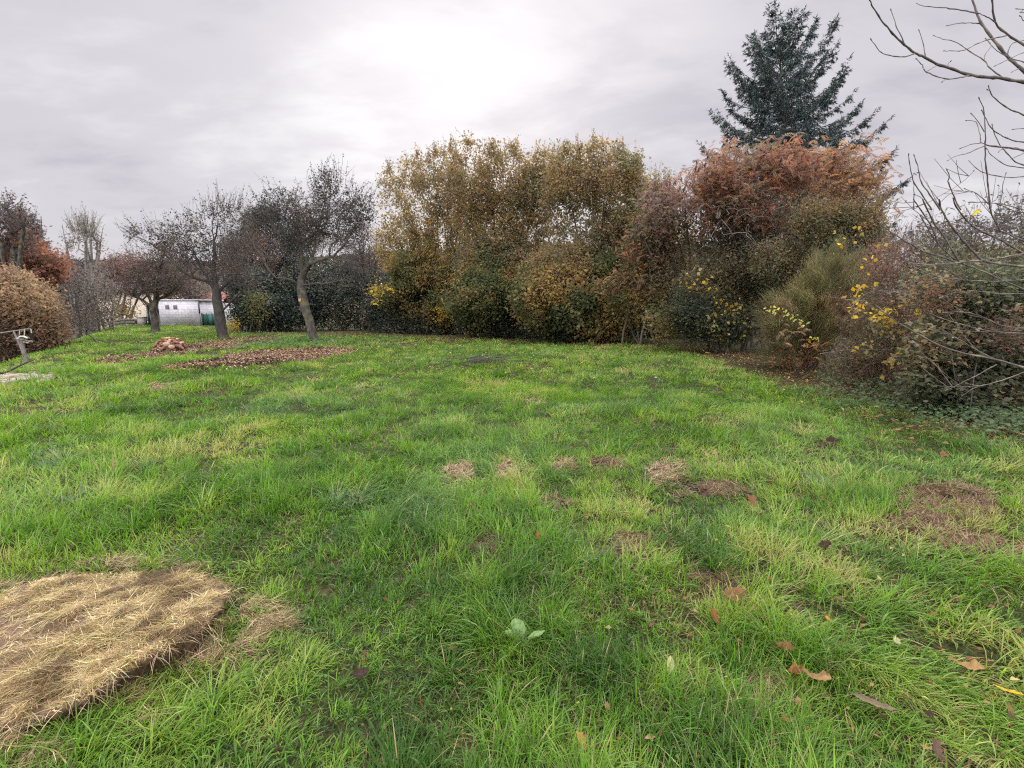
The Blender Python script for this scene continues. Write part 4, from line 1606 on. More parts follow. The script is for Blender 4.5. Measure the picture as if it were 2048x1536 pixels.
# ================================================================ PLANTS
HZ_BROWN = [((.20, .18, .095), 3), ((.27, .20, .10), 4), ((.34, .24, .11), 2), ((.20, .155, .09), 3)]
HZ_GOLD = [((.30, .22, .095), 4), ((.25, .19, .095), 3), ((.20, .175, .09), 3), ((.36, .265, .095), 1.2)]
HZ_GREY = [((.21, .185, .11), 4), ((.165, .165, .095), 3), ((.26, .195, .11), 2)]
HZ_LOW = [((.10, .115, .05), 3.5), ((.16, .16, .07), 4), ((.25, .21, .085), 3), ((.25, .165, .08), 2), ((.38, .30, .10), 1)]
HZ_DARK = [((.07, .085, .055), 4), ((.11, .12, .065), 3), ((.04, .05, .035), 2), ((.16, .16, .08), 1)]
YELLOW = [((.50, .36, .06), 4), ((.40, .29, .065), 3), ((.56, .44, .09), 1.5), ((.28, .23, .065), 2)]
APPLE_LF = [((.06, .055, .048), 4), ((.10, .08, .055), 2), ((.04, .038, .035), 3)]
TWIGGY = [((.10, .085, .075), 4), ((.14, .105, .085), 3), ((.07, .062, .06), 2)]
PINKISH = [((.26, .16, .115), 3), ((.19, .13, .10), 3), ((.33, .20, .11), 1)]
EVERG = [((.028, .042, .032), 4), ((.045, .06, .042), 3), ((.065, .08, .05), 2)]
SUMAC_R = [((.24, .13, .085), 4), ((.20, .12, .08), 3), ((.29, .155, .09), 2), ((.18, .14, .095), 3)]
SUMAC_O = [((.265, .155, .09), 4), ((.32, .19, .095), 2), ((.22, .15, .095), 3)]
SUMAC_M = [((.25, .18, .15), 4), ((.29, .18, .15), 3), ((.20, .17, .13), 3)]
OLIVE = [((.20, .165, .085), 4), ((.25, .18, .09), 3), ((.15, .14, .075), 3)]
MIXED = [((.16, .145, .08), 4), ((.21, .165, .09), 3), ((.105, .11, .06), 3), ((.24, .175, .10), 2)]
BRAMBLE = [((.115, .13, .075), 4), ((.175, .18, .11), 3), ((.06, .07, .04), 3.5), ((.21, .155, .09), 2.5), ((.27, .25, .15), 1)]
REDTW = [((.20, .14, .10), 4), ((.25, .18, .12), 3), ((.145, .12, .08), 3), ((.28, .15, .09), 1)]
COPPER = [((.25, .175, .11), 4), ((.19, .14, .09), 3), ((.32, .23, .14), 2)]
RUST = [((.26, .13, .08), 4), ((.21, .105, .07), 3), ((.16, .095, .07), 2)]
GREYTW = [((.15, .13, .11), 4), ((.20, .17, .14), 3), ((.11, .10, .09), 2)]

LF = lambda per, spread, size, asp=.7, droop=.25, flat=.3, **k: dict(per=per, spread=spread, size=size, asp=asp, droop=droop, flat=flat, **k)


def ground_at(px, Y):
    x = P(px, 650, Y)[0]
    return np.array([x, Y, float(hgt(x, Y))])


def trunkchain(base, pts):
    return [np.concatenate([[base + (0, 0, -.1)], np.array([P(*p) for p in pts])])]


def hazels():
    specs = [
        ('hazel_bush', 'golden leaved hazel at the left end of the tall hedge nearest the leaning fruit tree', (895, 668), 11,
         [(785, 345), (825, 330), (765, 390), (865, 315), (905, 310), (770, 440), (815, 370), (930, 340), (780, 490), (850, 350)],
         [(812, 400, 62, 82, 0, 1.3, 260, 2), (878, 365, 58, 72, 0, 1.3, 260, 0), (905, 440, 60, 70, 0, 1.4, 300, 0), (800, 490, 58, 62, 0, 1.4, 300, 2), (860, 480, 75, 60, -.3, 1.4, 380, 2), (782, 342, 10, 14, 0, .3, 9, 0), (830, 312, 10, 14, 0, .3, 9, 0), (865, 300, 10, 14, 0, .3, 9, 0), (905, 298, 9, 14, 0, .3, 9, 0),
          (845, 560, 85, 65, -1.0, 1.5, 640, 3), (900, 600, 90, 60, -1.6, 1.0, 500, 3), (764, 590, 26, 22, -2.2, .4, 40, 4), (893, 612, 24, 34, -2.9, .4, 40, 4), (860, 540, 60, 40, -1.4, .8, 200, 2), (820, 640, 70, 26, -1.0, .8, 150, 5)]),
        ('hazel_bush', 'brown leaved hazel forming the tall middle of the hedge', (1015, 676), 12,
         [(935, 310), (975, 310), (1010, 320), (1040, 310), (1070, 325), (960, 330), (1100, 330), (990, 360), (930, 420), (1080, 420)],
         [(945, 362, 62, 80, 0, 1.3, 330, 0), (1020, 365, 72, 76, .3, 1.4, 400, 0), (1085, 370, 45, 70, .3, 1.2, 220, 0), (985, 450, 85, 66, .2, 1.5, 420, 2), (1065, 450, 75, 66, .4, 1.3, 340, 0), (935, 288, 10, 14, 0, .3, 11, 0), (985, 296, 10, 14, 0, .3, 10, 0), (1030, 300, 10, 14, 0, .3, 10, 0), (1078, 306, 10, 14, 0, .3, 9, 0),
          (1000, 520, 100, 55, -.4, 1.4, 520, 1), (975, 545, 50, 40, -1.0, .8, 200, 3), (975, 600, 85, 58, -1.6, 1.4, 600, 3), (1050, 585, 85, 66, -1.2, 1.3, 420, 3), (1050, 545, 85, 50, -1.0, 1.0, 300, 0), (1000, 652, 90, 18, -1.4, .8, 140, 5)]),
        ('hazel_bush', 'thin tall hazel with sky showing between its stems at the right of the hedge', (1185, 684), 13,
         [(1120, 320), (1160, 310), (1195, 300), (1230, 310), (1265, 325), (1280, 355), (1140, 340), (1210, 330), (1100, 400), (1270, 400)],
         [(1135, 365, 60, 70, 0, 1.3, 320, 0), (1205, 358, 70, 74, 0, 1.4, 400, 0), (1265, 365, 36, 52, 0, 1.0, 130, 0), (1190, 460, 100, 66, .2, 1.4, 420, 1), (1250, 450, 50, 64, 0, 1.2, 220, 0), (1192, 290, 10, 14, 0, .3, 11, 0), (1130, 302, 10, 14, 0, .3, 9, 0), (1160, 298, 9, 12, 0, .3, 8, 0), (1238, 298, 10, 14, 0, .3, 11, 0), (1272, 322, 10, 14, 0, .3, 9, 0),
          (1140, 540, 100, 55, -.8, 1.3, 520, 0), (1220, 540, 75, 55, -.6, 1.3, 400, 3), (1105, 598, 80, 66, -1.5, 1.4, 520, 3), (1195, 622, 85, 50, -1.8, 1.3, 520, 3), (1240, 585, 75, 66, -1.0, 1.2, 420, 3), (1090, 590, 40, 40, -1.6, .8, 160, 0), (1160, 658, 110, 18, -1.2, .8, 150, 5)]),
    ]
    HOLES[:] = [(803, 480, 24, 45), (842, 430, 18, 52), (790, 415, 15, 30), (885, 465, 15, 42), (1118, 425, 18, 32), (1163, 440, 26, 42), (1205, 425, 15, 40),
                (1060, 465, 13, 28), (942, 335, 11, 24), (1012, 335, 9, 22), (1140, 345, 9, 24), (1240, 400, 12, 26), (925, 440, 10, 26), (1010, 420, 9, 26)]
    for name, lab, bp, sd_, tips, bl, in specs:
        b = G(*bp)
        Y = b[1] + 1.2
        b = ground_at(bp[0], Y)
        seed(sd_)
        ch = stemfan(b, [(x, y + 25, Y + rng.normal(0, .6)) for x, y in tips], 17, .35, .12, 1.25)
        blobs = [(x, y, rx, ry, Y + dy, rd, int(n * 1.5), pid) for x, y, rx, ry, dy, rd, n, pid in bl]
        plant(name, lab, 'shrub', b, ch, blobs,
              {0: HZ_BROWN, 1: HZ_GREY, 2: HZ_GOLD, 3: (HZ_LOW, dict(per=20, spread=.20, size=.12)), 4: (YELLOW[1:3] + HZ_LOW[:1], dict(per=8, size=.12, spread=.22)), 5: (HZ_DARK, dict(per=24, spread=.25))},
              LF(14, .15, .10, .8, .3, .35), r_base=.08, r_tip=.006, bark=M_HAZEL, wpath=.18, step=.4, jit=.08, keep=.36, nsc=2.2, sd_=sd_,
              group='hazels of the tall hedge', expo=.5, trunk_name='stem', shoots=(380, .6, .8, 0, 6, .10))
    HOLES[:] = []


def shrub(name, lab, cat, bp, Yoff, tips, blobs, pals, leaf, sd_, nst=8, r_base=.05, bark=None, lmat=None, spread=.3, group=None, Y=None, **kw):
    if Y is None:
        Y = float(G(*bp)[1]) + Yoff
    b = ground_at(bp[0], Y)
    seed(sd_)
    ch = stemfan(b, [(x, y, Y) for x, y in tips], nst, spread, .1, 1.2)
    bl = [(x, y, rx, ry, Y + dy, rd, n, pid) for x, y, rx, ry, dy, rd, n, pid in blobs]
    return plant(name, lab, cat, b, ch, bl, pals, leaf, r_base=r_base, bark=bark, lmat=lmat, sd_=sd_, group=group, trunk_name='stem', **kw)


def understory():
    # black-green evergreens filling the hedge foot
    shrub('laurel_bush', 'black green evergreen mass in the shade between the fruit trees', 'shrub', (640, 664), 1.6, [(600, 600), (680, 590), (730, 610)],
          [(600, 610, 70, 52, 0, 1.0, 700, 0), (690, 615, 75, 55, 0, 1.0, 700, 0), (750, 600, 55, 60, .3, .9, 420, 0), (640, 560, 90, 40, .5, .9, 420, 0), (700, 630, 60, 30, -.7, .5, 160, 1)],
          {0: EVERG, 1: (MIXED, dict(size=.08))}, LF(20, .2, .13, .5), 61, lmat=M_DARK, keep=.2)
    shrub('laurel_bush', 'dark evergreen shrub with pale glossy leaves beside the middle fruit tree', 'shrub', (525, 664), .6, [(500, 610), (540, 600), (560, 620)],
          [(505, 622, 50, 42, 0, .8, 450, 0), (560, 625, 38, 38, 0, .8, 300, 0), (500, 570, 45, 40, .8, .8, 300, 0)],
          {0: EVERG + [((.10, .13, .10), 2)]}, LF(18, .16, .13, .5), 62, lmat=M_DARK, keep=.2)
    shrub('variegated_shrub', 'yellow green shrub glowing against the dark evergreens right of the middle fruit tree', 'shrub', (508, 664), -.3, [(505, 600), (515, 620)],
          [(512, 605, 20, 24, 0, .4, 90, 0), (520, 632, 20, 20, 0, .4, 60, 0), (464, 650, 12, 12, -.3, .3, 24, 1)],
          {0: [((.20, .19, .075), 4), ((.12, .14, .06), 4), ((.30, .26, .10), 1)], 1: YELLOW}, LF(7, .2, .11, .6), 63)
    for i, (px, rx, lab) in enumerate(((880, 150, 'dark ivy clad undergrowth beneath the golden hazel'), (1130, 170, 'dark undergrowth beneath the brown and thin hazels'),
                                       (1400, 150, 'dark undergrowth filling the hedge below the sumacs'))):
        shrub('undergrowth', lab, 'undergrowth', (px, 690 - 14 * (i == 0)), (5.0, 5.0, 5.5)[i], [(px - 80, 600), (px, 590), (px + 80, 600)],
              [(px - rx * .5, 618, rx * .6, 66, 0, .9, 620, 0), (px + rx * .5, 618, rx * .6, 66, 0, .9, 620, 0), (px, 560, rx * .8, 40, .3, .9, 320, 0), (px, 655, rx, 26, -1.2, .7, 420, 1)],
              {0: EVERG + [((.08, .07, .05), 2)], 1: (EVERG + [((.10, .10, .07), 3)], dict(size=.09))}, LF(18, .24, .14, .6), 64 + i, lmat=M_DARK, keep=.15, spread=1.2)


def fruit_trees():
    # leaning tree C
    b = G(630, 684)
    Y = b[1]
    c = lambda pts: [np.array([P(x, y, Y + d) for x, y, d in pts])]
    ch = [np.concatenate([[b + (0, 0, -.15)], np.array([P(x, y, Y + d) for x, y, d in ((628, 676, 0), (621, 650, 0), (612, 622, 0), (607, 600, 0), (603, 585, 0))])])]
    ch += c([(603, 585, 0), (598, 572, 0), (588, 562, -.1), (572, 557, -.3), (552, 556, -.4), (540, 543, -.5), (530, 528, -.5), (526, 514, -.5), (515, 500, -.6)])
    ch += c([(604, 580, 0), (604, 555, .1), (601, 530, .2), (602, 500, .3), (598, 470, .4), (590, 440, .5), (575, 410, .6)])
    ch += c([(604, 560, .1), (609, 543, .0), (620, 527, -.2), (645, 518, -.4), (668, 512, -.6), (685, 495, -.7), (700, 470, -.8), (712, 440, -.8)])
    ch += c([(620, 527, -.2), (628, 505, .2), (632, 470, .5), (645, 430, .8), (650, 390, 1.0), (657, 362, 1.0)])
    ch += c([(605, 572, .0), (625, 568, -.4), (655, 566, -.9), (690, 560, -1.2), (715, 575, -1.3)])
    ch += c([(645, 518, -.4), (680, 520, -1.), (715, 525, -1.4), (735, 548, -1.5)])
    bl = [(620, 430, 88, 62, Y + .4, 1.8, 660, 0), (680, 420, 74, 60, Y - .2, 1.6, 560, 0), (560, 415, 66, 44, Y, 1.4, 260, 0), (510, 440, 34, 34, Y - .2, 1., 80, 0), (655, 372, 46, 34, Y + .5, 1, 130, 0), (650, 470, 80, 40, Y + .2, 1.5, 300, 0),
          (722, 415, 40, 42, Y, 1.1, 170, 0), (705, 500, 50, 55, Y - .8, 1.2, 520, 1), (640, 500, 80, 45, Y, 1.5, 420, 1), (555, 480, 60, 48, Y - .2, 1.3, 420, 1),
          (665, 560, 60, 32, Y - .9, 1.0, 300, 2), (515, 525, 48, 42, Y - .4, .9, 220, 1), (500, 470, 30, 26, Y, .8, 80, 1), (730, 540, 28, 50, Y - 1, .9, 160, 1)]

    def cut(t, A, end, ids):
        mb = MB()
        q = P(602, 600, Y - .12)
        mb.tube([q + (.02, .05, 0), q + (-.03, -.05, .01)], [.10, .095], 10)
        r = []
        mb.build('cut_stub', M_BARK, t, smooth=True)
        mb = MB()
        a = np.arange(10) * 2 * math.pi / 10
        dn = norm(np.array([-.05, -.1, .01]))
        s = norm(np.cross(dn, [0, 0, 1.])); u2 = np.cross(s, dn)
        cc = q + (-.03, -.05, .01) + dn * .004
        ring = cc + .088 * (np.cos(a)[:, None] * s + np.sin(a)[:, None] * u2)
        V = np.concatenate([ring, cc + (ring - cc) * .05])
        F = [[i, (i + 1) % 10, 10 + (i + 1) % 10, 10 + i] for i in range(10)]
        mb.add(V, F)
        mb.build('pruning_cut', plain_mat('fresh_cut', (.55, .30, .16), .8, .15), t)
    plant('fruit_tree', 'leaning old fruit tree with a fresh orange pruning cut and lichened limbs', 'tree', b, ch, bl,
          {0: APPLE_LF, 1: (TWIGGY, dict(per=1, size=.06)), 2: (GREYTW, dict(per=1, size=.06))},
          LF(5, .08, .085, .5, .2, .3), r_base=.185, r_tip=.0075, bark=M_BARK, wpath=.26, step=.26, jit=.24, keep=.44, nsc=1.0, sd_=71,
          group='old fruit trees on the lawn', expo=.66, extra=cut, twig=bark_mat('lichen_twig', (.03, .028, .026), (.115, .105, .09), None, 20, .2), shoots=(220, .7, .6, 0, 4, .09))
    # tree B
    b = G(447, 677)
    Y = b[1]
    ch = [np.concatenate([[b + (0, 0, -.15)], np.array([P(x, y, Y) for x, y in ((445, 668), (441, 640), (437, 615), (434, 590), (432, 570))])])]
    ch += c([(434, 585, 0), (425, 570, 0), (410, 562, -.1), (390, 556, -.3), (370, 545, -.4), (350, 528, -.5), (320, 500, -.5), (290, 480, -.6)])
    ch += c([(432, 570, 0), (428, 545, .1), (430, 515, .2), (428, 480, .3), (424, 450, .4), (428, 410, .3)])
    ch += c([(434, 590, 0), (450, 570, .3), (470, 555, .4), (490, 525, .6), (500, 490, .6)])
    ch += c([(441, 625, 0), (458, 608, -.3), (475, 590, -.5), (500, 570, -.7)])
    ch += c([(425, 570, 0), (405, 540, .5), (390, 510, .8), (375, 480, .8)])
    bl = [(425, 445, 42, 50, Y + .2, 1.3, 200, 0), (385, 490, 62, 44, Y, 1.4, 560, 0), (320, 480, 70, 38, Y - .4, 1.2, 340, 0), (370, 450, 50, 34, Y, 1.2, 170, 0), (465, 440, 40, 40, Y, 1.1, 170, 0), (275, 468, 30, 20, Y - .5, .7, 70, 0),
          (395, 540, 52, 34, Y, 1.2, 360, 1), (475, 500, 50, 55, Y + .4, 1.4, 560, 1), (490, 560, 45, 35, Y, 1.2, 360, 1), (440, 520, 50, 50, Y, 1.5, 560, 1)]
    plant('fruit_tree', 'middle old fruit tree with a thick dark trunk and wide bare crown', 'tree', b, ch, bl,
          {0: APPLE_LF, 1: (TWIGGY, dict(per=2, size=.07))}, LF(2.4, .08, .10, .5, .2, .3), r_base=.23, r_tip=.0065, bark=bark_mat('dark_bark', (.022, .02, .018), (.08, .072, .062), (.07, .07, .045)),
          wpath=.22, step=.24, jit=.2, keep=.42, nsc=1.0, sd_=72, group='old fruit trees on the lawn', expo=.68, twig=M_TWIG, shoots=(200, .8, .8, 0, 4, .08))
    # tree A
    b = G(311, 665)
    Y = b[1]
    ch = [np.concatenate([[b + (0, 0, -.15)], np.array([P(x, y, Y) for x, y in ((311, 650), (310, 635), (306, 622))])])]
    ch += c([(306, 622, 0), (298, 610, 0), (285, 600, -.2), (268, 592, -.4), (250, 585, -.5), (240, 575, -.5)])
    ch += c([(306, 622, 0), (312, 600, 0), (316, 570, .2), (322, 540, .3), (325, 510, .4)])
    ch += c([(306, 622, 0), (300, 598, .3), (285, 570, .5), (275, 545, .5)])
    ch += c([(312, 605, 0), (335, 590, .3), (355, 570, .5), (372, 550, .5)])
    bl = [(300, 555, 70, 38, Y, 2.0, 620, 1), (335, 535, 60, 40, Y, 2., 460, 1), (250, 578, 42, 20, Y, 1.4, 150, 1), (355, 575, 40, 22, Y, 1.5, 160, 1),
          (270, 530, 40, 28, Y + .5, 1.5, 160, 2), (330, 505, 50, 25, Y, 1.4, 160, 1)]
    plant('fruit_tree', 'small round headed fruit tree standing before the white shed', 'tree', b, ch, bl,
          {1: (TWIGGY, {}), 2: [((.20, .12, .10), 3), ((.14, .10, .09), 3)]}, LF(5, .12, .10, .5, .2, .3), r_base=.20, r_tip=.009, bark=M_BARK,
          wpath=.22, step=.35, jit=.2, keep=.38, nsc=.8, sd_=73, group='old fruit trees on the lawn', expo=.5, twig=M_TWIG, shoots=(160, .9, .8, 1, 4, .09))


def conifer_needles(mb, A, D, n, L, col_pal, hang):
    pos = np.repeat(A, n, 0) + np.repeat(D, n, 0) * U(0, 1, (len(A) * n, 1))
    dd = np.repeat(norm(D), n, 0) * .8 + rng.normal(0, .5, (len(pos), 3)) + np.array([0, 0, -hang])
    c = pick(col_pal, len(pos), pos, .9, 5)
    V, F, cc = leaves(pos, L * U(.6, 1.3, len(pos)), .20, c, 0, .2, dirs=norm(dd) * 2)
    mb.add(V, F, cc)


def spruce():
    seed(81)
    Y = 29.0
    top = P(1560, 116, Y)
    base = ground_at(1584, Y)
    t = thing('spruce_tree', 'tall blue green spruce rising behind the red sumac', 'tree', base)
    top[1] = Y
    mb = MB()
    f = np.linspace(0, 1, 14)[:, None]
    tr = base + (top - base) * f
    mb.tube(tr, (.34 * (1 - f[:, 0]) ** .8 + .03), 9)
    mb.build('trunk', M_BARK, t, smooth=True)
    pal = [((.042, .068, .066), 4), ((.060, .090, .084), 3), ((.028, .046, .046), 2), ((.08, .105, .088), 1)]
    H = top[2] - base[2]
    # crown half width by height as seen
    ys = np.array([14, 45, 90, 150, 210, 270, 330, 400, 480])
    hw = np.array([40, 58, 74, 88, 106, 124, 140, 156, 166]) * Y / 950
    zz = np.array([P(1570, y, Y)[2] for y in ys])
    br, brr, SA, SD = [], [], [], []
    for lv in np.linspace(.34, .985, 27):
        z = base[2] + H * lv
        R = float(np.interp(-z, -zz, hw))
        nb = 6 if lv < .9 else 5
        off = U(0, 6.28)
        e0 = math.radians(np.interp(lv, [.36, .7, .9, 1.0], [-14, 2, 30, 62]))
        e1 = math.radians(np.interp(lv, [.36, .7, .9, 1.0], [34, 46, 62, 78]))
        for k in range(nb):
            if U(0, 1) < .08: continue
            az = off + k * 2 * math.pi / nb + U(-.25, .25)
            L = R * U(.70, 1.14) * 1.04
            m = 9
            p = base + (top - base) * lv
            pts = [p]
            for i in range(m):
                e = e0 + (e1 - e0) * (i / (m - 1)) ** 2.6
                d = np.array([math.cos(e) * math.cos(az), math.cos(e) * math.sin(az), math.sin(e)])
                pts.append(pts[-1] + d * L / m)
            pts = np.array(pts)
            br.append(pts); brr.append(np.linspace(.05 * (1.2 - lv) + .015, .006, m + 1))
            # twigs to both sides and hanging
            nt = int(11 * L) + 8
            s = U(.12, 1.0, nt)
            i = np.minimum((s * m).astype(int), m - 1)
            q = pts[i] + (pts[i + 1] - pts[i]) * ((s * m) - i)[:, None]
            dr = norm(pts[i + 1] - pts[i])
            side = norm(np.cross(dr, [0, 0, 1.])) * np.where(U(0, 1, nt) < .5, -1, 1)[:, None]
            ln = np.minimum(.28 + .55 * (1 - s) * (L / 4), .85) * U(.6, 1.2, nt)
            dv = norm(dr * .7 + side * U(.1, 1.0, (nt, 1)) + np.array([0, 0, -1]) * U(-.1, .9, (nt, 1))) * ln[:, None]
            SA.append(q); SD.append(dv)
            tip = pts[-1]; SA.append(tip[None]); SD.append((pts[-1] - pts[-2])[None] * .8)
    V, F = tubes(br, brr, 4)
    A, D = np.concatenate(SA), np.concatenate(SD)
    mb = MB()
    mb.add(V, F)
    nf1 = len(F)
    conifer_needles(mb, A, D, 18, .20, pal, .60)
    mk('crown', np.concatenate(mb.V), np.concatenate(mb.F), M_BARK, t, np.concatenate(mb.C), mat2=M_DARK, nf1=nf1)


def conifer_bush(name, lab, px0, pyt, Y, halfpx, sd_, pal, dens=1.0, hang=.2):
    seed(sd_)
    base = ground_at(px0, Y)
    top = P(px0, pyt, Y)
    t = thing(name, lab, 'tree', base)
    mb = MB()
    f = np.linspace(0, 1, 8)[:, None]
    mb.tube(base + (top - base) * f, .2 * (1 - f[:, 0]) + .02, 8)
    mb.build('trunk', M_BARK, t, smooth=True)
    H = top[2] - base[2]
    hw = halfpx * Y / 950
    n = int(1500 * dens)
    lv = U(.08, 1, n) ** .9
    R = hw * np.minimum(1, (1 - lv) * 1.9) ** .7 * U(.25, 1.08, n)
    az = U(0, 6.28, n)
    lump_ = .8 + .4 * noise(np.c_[np.cos(az) * 2, np.sin(az) * 2, lv * 8], 1.2, sd_)
    R = R * lump_
    A = np.c_[base[0] + R * np.cos(az), base[1] + R * np.sin(az), base[2] + H * lv]
    D = np.c_[np.cos(az), np.sin(az), U(.1, .9, n)] * U(.3, .6, (n, 1))
    V, F = tubes([np.array([[base[0], base[1], a[2] - .3 * r], a]) for a, r in zip(A[::3], R[::3])], [np.array([.03, .008])] * len(A[::3]), 3)
    mb = MB()
    mb.add(V, F)
    nf1 = len(F)
    conifer_needles(mb, A, D, 22, .26, pal, hang)
    mk('crown', np.concatenate(mb.V), np.concatenate(mb.F), M_BARK, t, np.concatenate(mb.C), mat2=M_DARK, nf1=nf1)


def sumacs():
    def cones(cols, per=.22, sz=.17):
        def f(t, A, end, ids):
            e = end[(ids == 0)]
            e = e[(U(0, 1, len(e)) < per)]
            q = A[e]
            k = len(q)
            if k == 0: return
            pts = [np.array([p, p + (rng.normal(0, .015), 0, sz * .35), p + (rng.normal(0, .02), 0, sz * .75), p + (rng.normal(0, .03), 0, sz)]) for p in q]
            V, F = tubes(pts, [np.array([.012, .034, .026, .006])] * k, 6)
            o = mk('seed_head', V, F, plain_mat('velvet_red', cols, .95, .3, 20), t, smooth=True)
            tag(o, kind='stuff')
        return f
    shrub('sumac_tree', 'big red leaved sumac below the spruce, the broadest of the sumacs', 'tree', (1560, 716), 2.6,
          [(1440, 400), (1500, 360), (1560, 350), (1620, 350), (1680, 340), (1730, 360), (1580, 430)],
          [(1500, 345, 100, 52, 0, 1.6, 420, 0), (1600, 330, 95, 42, 0, 1.6, 380, 0), (1450, 400, 60, 48, 0, 1.4, 170, 0), (1700, 340, 76, 44, -.2, 1.4, 240, 1), (1690, 395, 90, 50, -.4, 1.2, 190, 1), (1430, 360, 60, 50, 0, 1.4, 190, 0), (1470, 440, 90, 50, -.4, 1.2, 150, 0),
           (1765, 400, 30, 45, 0, 1.0, 36, 3), (1560, 420, 170, 50, -.2, 1.6, 150, 0), (1490, 400, 90, 50, -.6, 1.2, 90, 0), (1560, 430, 150, 60, 0, 1.6, 300, 2), (1530, 455, 120, 55, -1.2, .9, 240, 4), (1430, 450, 60, 60, -1.0, .8, 110, 4), (1650, 440, 60, 40, -1.2, .7, 80, 4), (1520, 500, 120, 60, 0, 1.2, 120, 2)],
          {0: SUMAC_R, 1: SUMAC_O, 2: (MIXED, dict(frond=False, per=5, size=.10, asp=.4)), 3: (APPLE_LF, dict(per=.6)), 4: (MIXED, dict(frond=False, per=.5, size=.08, asp=.5))},
          LF(3.2, .24, .27, frond=True, clump=1.6), 91, r_tip=.009, nst=7, r_base=.11, bark=bark_mat('sumac_bark', (.11, .095, .08), (.28, .245, .21), None, 16, .2), spread=.5, jit=.15, wpath=.2, step=.35, keep=.30, nsc=1.0,
          extra=cones((.13, .03, .035), .16), group='sumacs in the hedge')
    shrub('sumac_tree', 'mauve brown sumac with dark red seed cones between hazel and red sumac', 'tree', (1395, 702), 2.4,
          [(1300, 420), (1350, 400), (1400, 390), (1440, 420), (1310, 480)],
          [(1340, 410, 66, 50, 0, 1.3, 230, 0), (1400, 395, 55, 46, .2, 1.3, 150, 0), (1330, 450, 70, 60, .3, 1.3, 260, 2), (1310, 480, 55, 50, 0, 1.2, 190, 0), (1400, 480, 80, 60, 0, 1.3, 240, 2), (1360, 560, 90, 50, -.3, 1.2, 240, 2), (1420, 330, 28, 36, 0, .8, 24, 3)],
          {0: (SUMAC_M, {}), 2: (MIXED + [((.20, .15, .07), 2)], dict(frond=False, per=8, size=.10, asp=.6)), 3: (APPLE_LF, dict(per=.7))},
          LF(2.4, .2, .27, frond=True), 92, nst=7, r_base=.08, bark=M_HAZEL, spread=.4, jit=.14, wpath=.2, step=.35, keep=.3, nsc=1.0,
          extra=cones((.15, .06, .06), .28, .19), group='sumacs in the hedge')
    shrub('sumac_tree', 'low orange leaved sumac at the right foot of the hazels', 'tree', (1275, 692), .3,
          [(1240, 560), (1270, 520), (1300, 540), (1255, 500)],
          [(1240, 562, 52, 26, -.3, .7, 50, 0), (1275, 535, 42, 36, 0, .7, 46, 0), (1262, 490, 26, 30, 0, .5, 20, 1), (1310, 580, 50, 40, 0, .7, 40, 0), (1280, 590, 80, 70, .2, .9, 460, 2), (1290, 500, 60, 60, .5, .9, 260, 2)],
          {0: SUMAC_O, 1: [((.34, .15, .11), 1)], 2: (HZ_LOW, dict(frond=False, per=10, size=.10, asp=.7))},
          LF(1.8, .12, .28, frond=True), 93, nst=6, r_base=.045, bark=M_HAZEL, spread=.3, keep=.25, group='sumacs in the hedge')


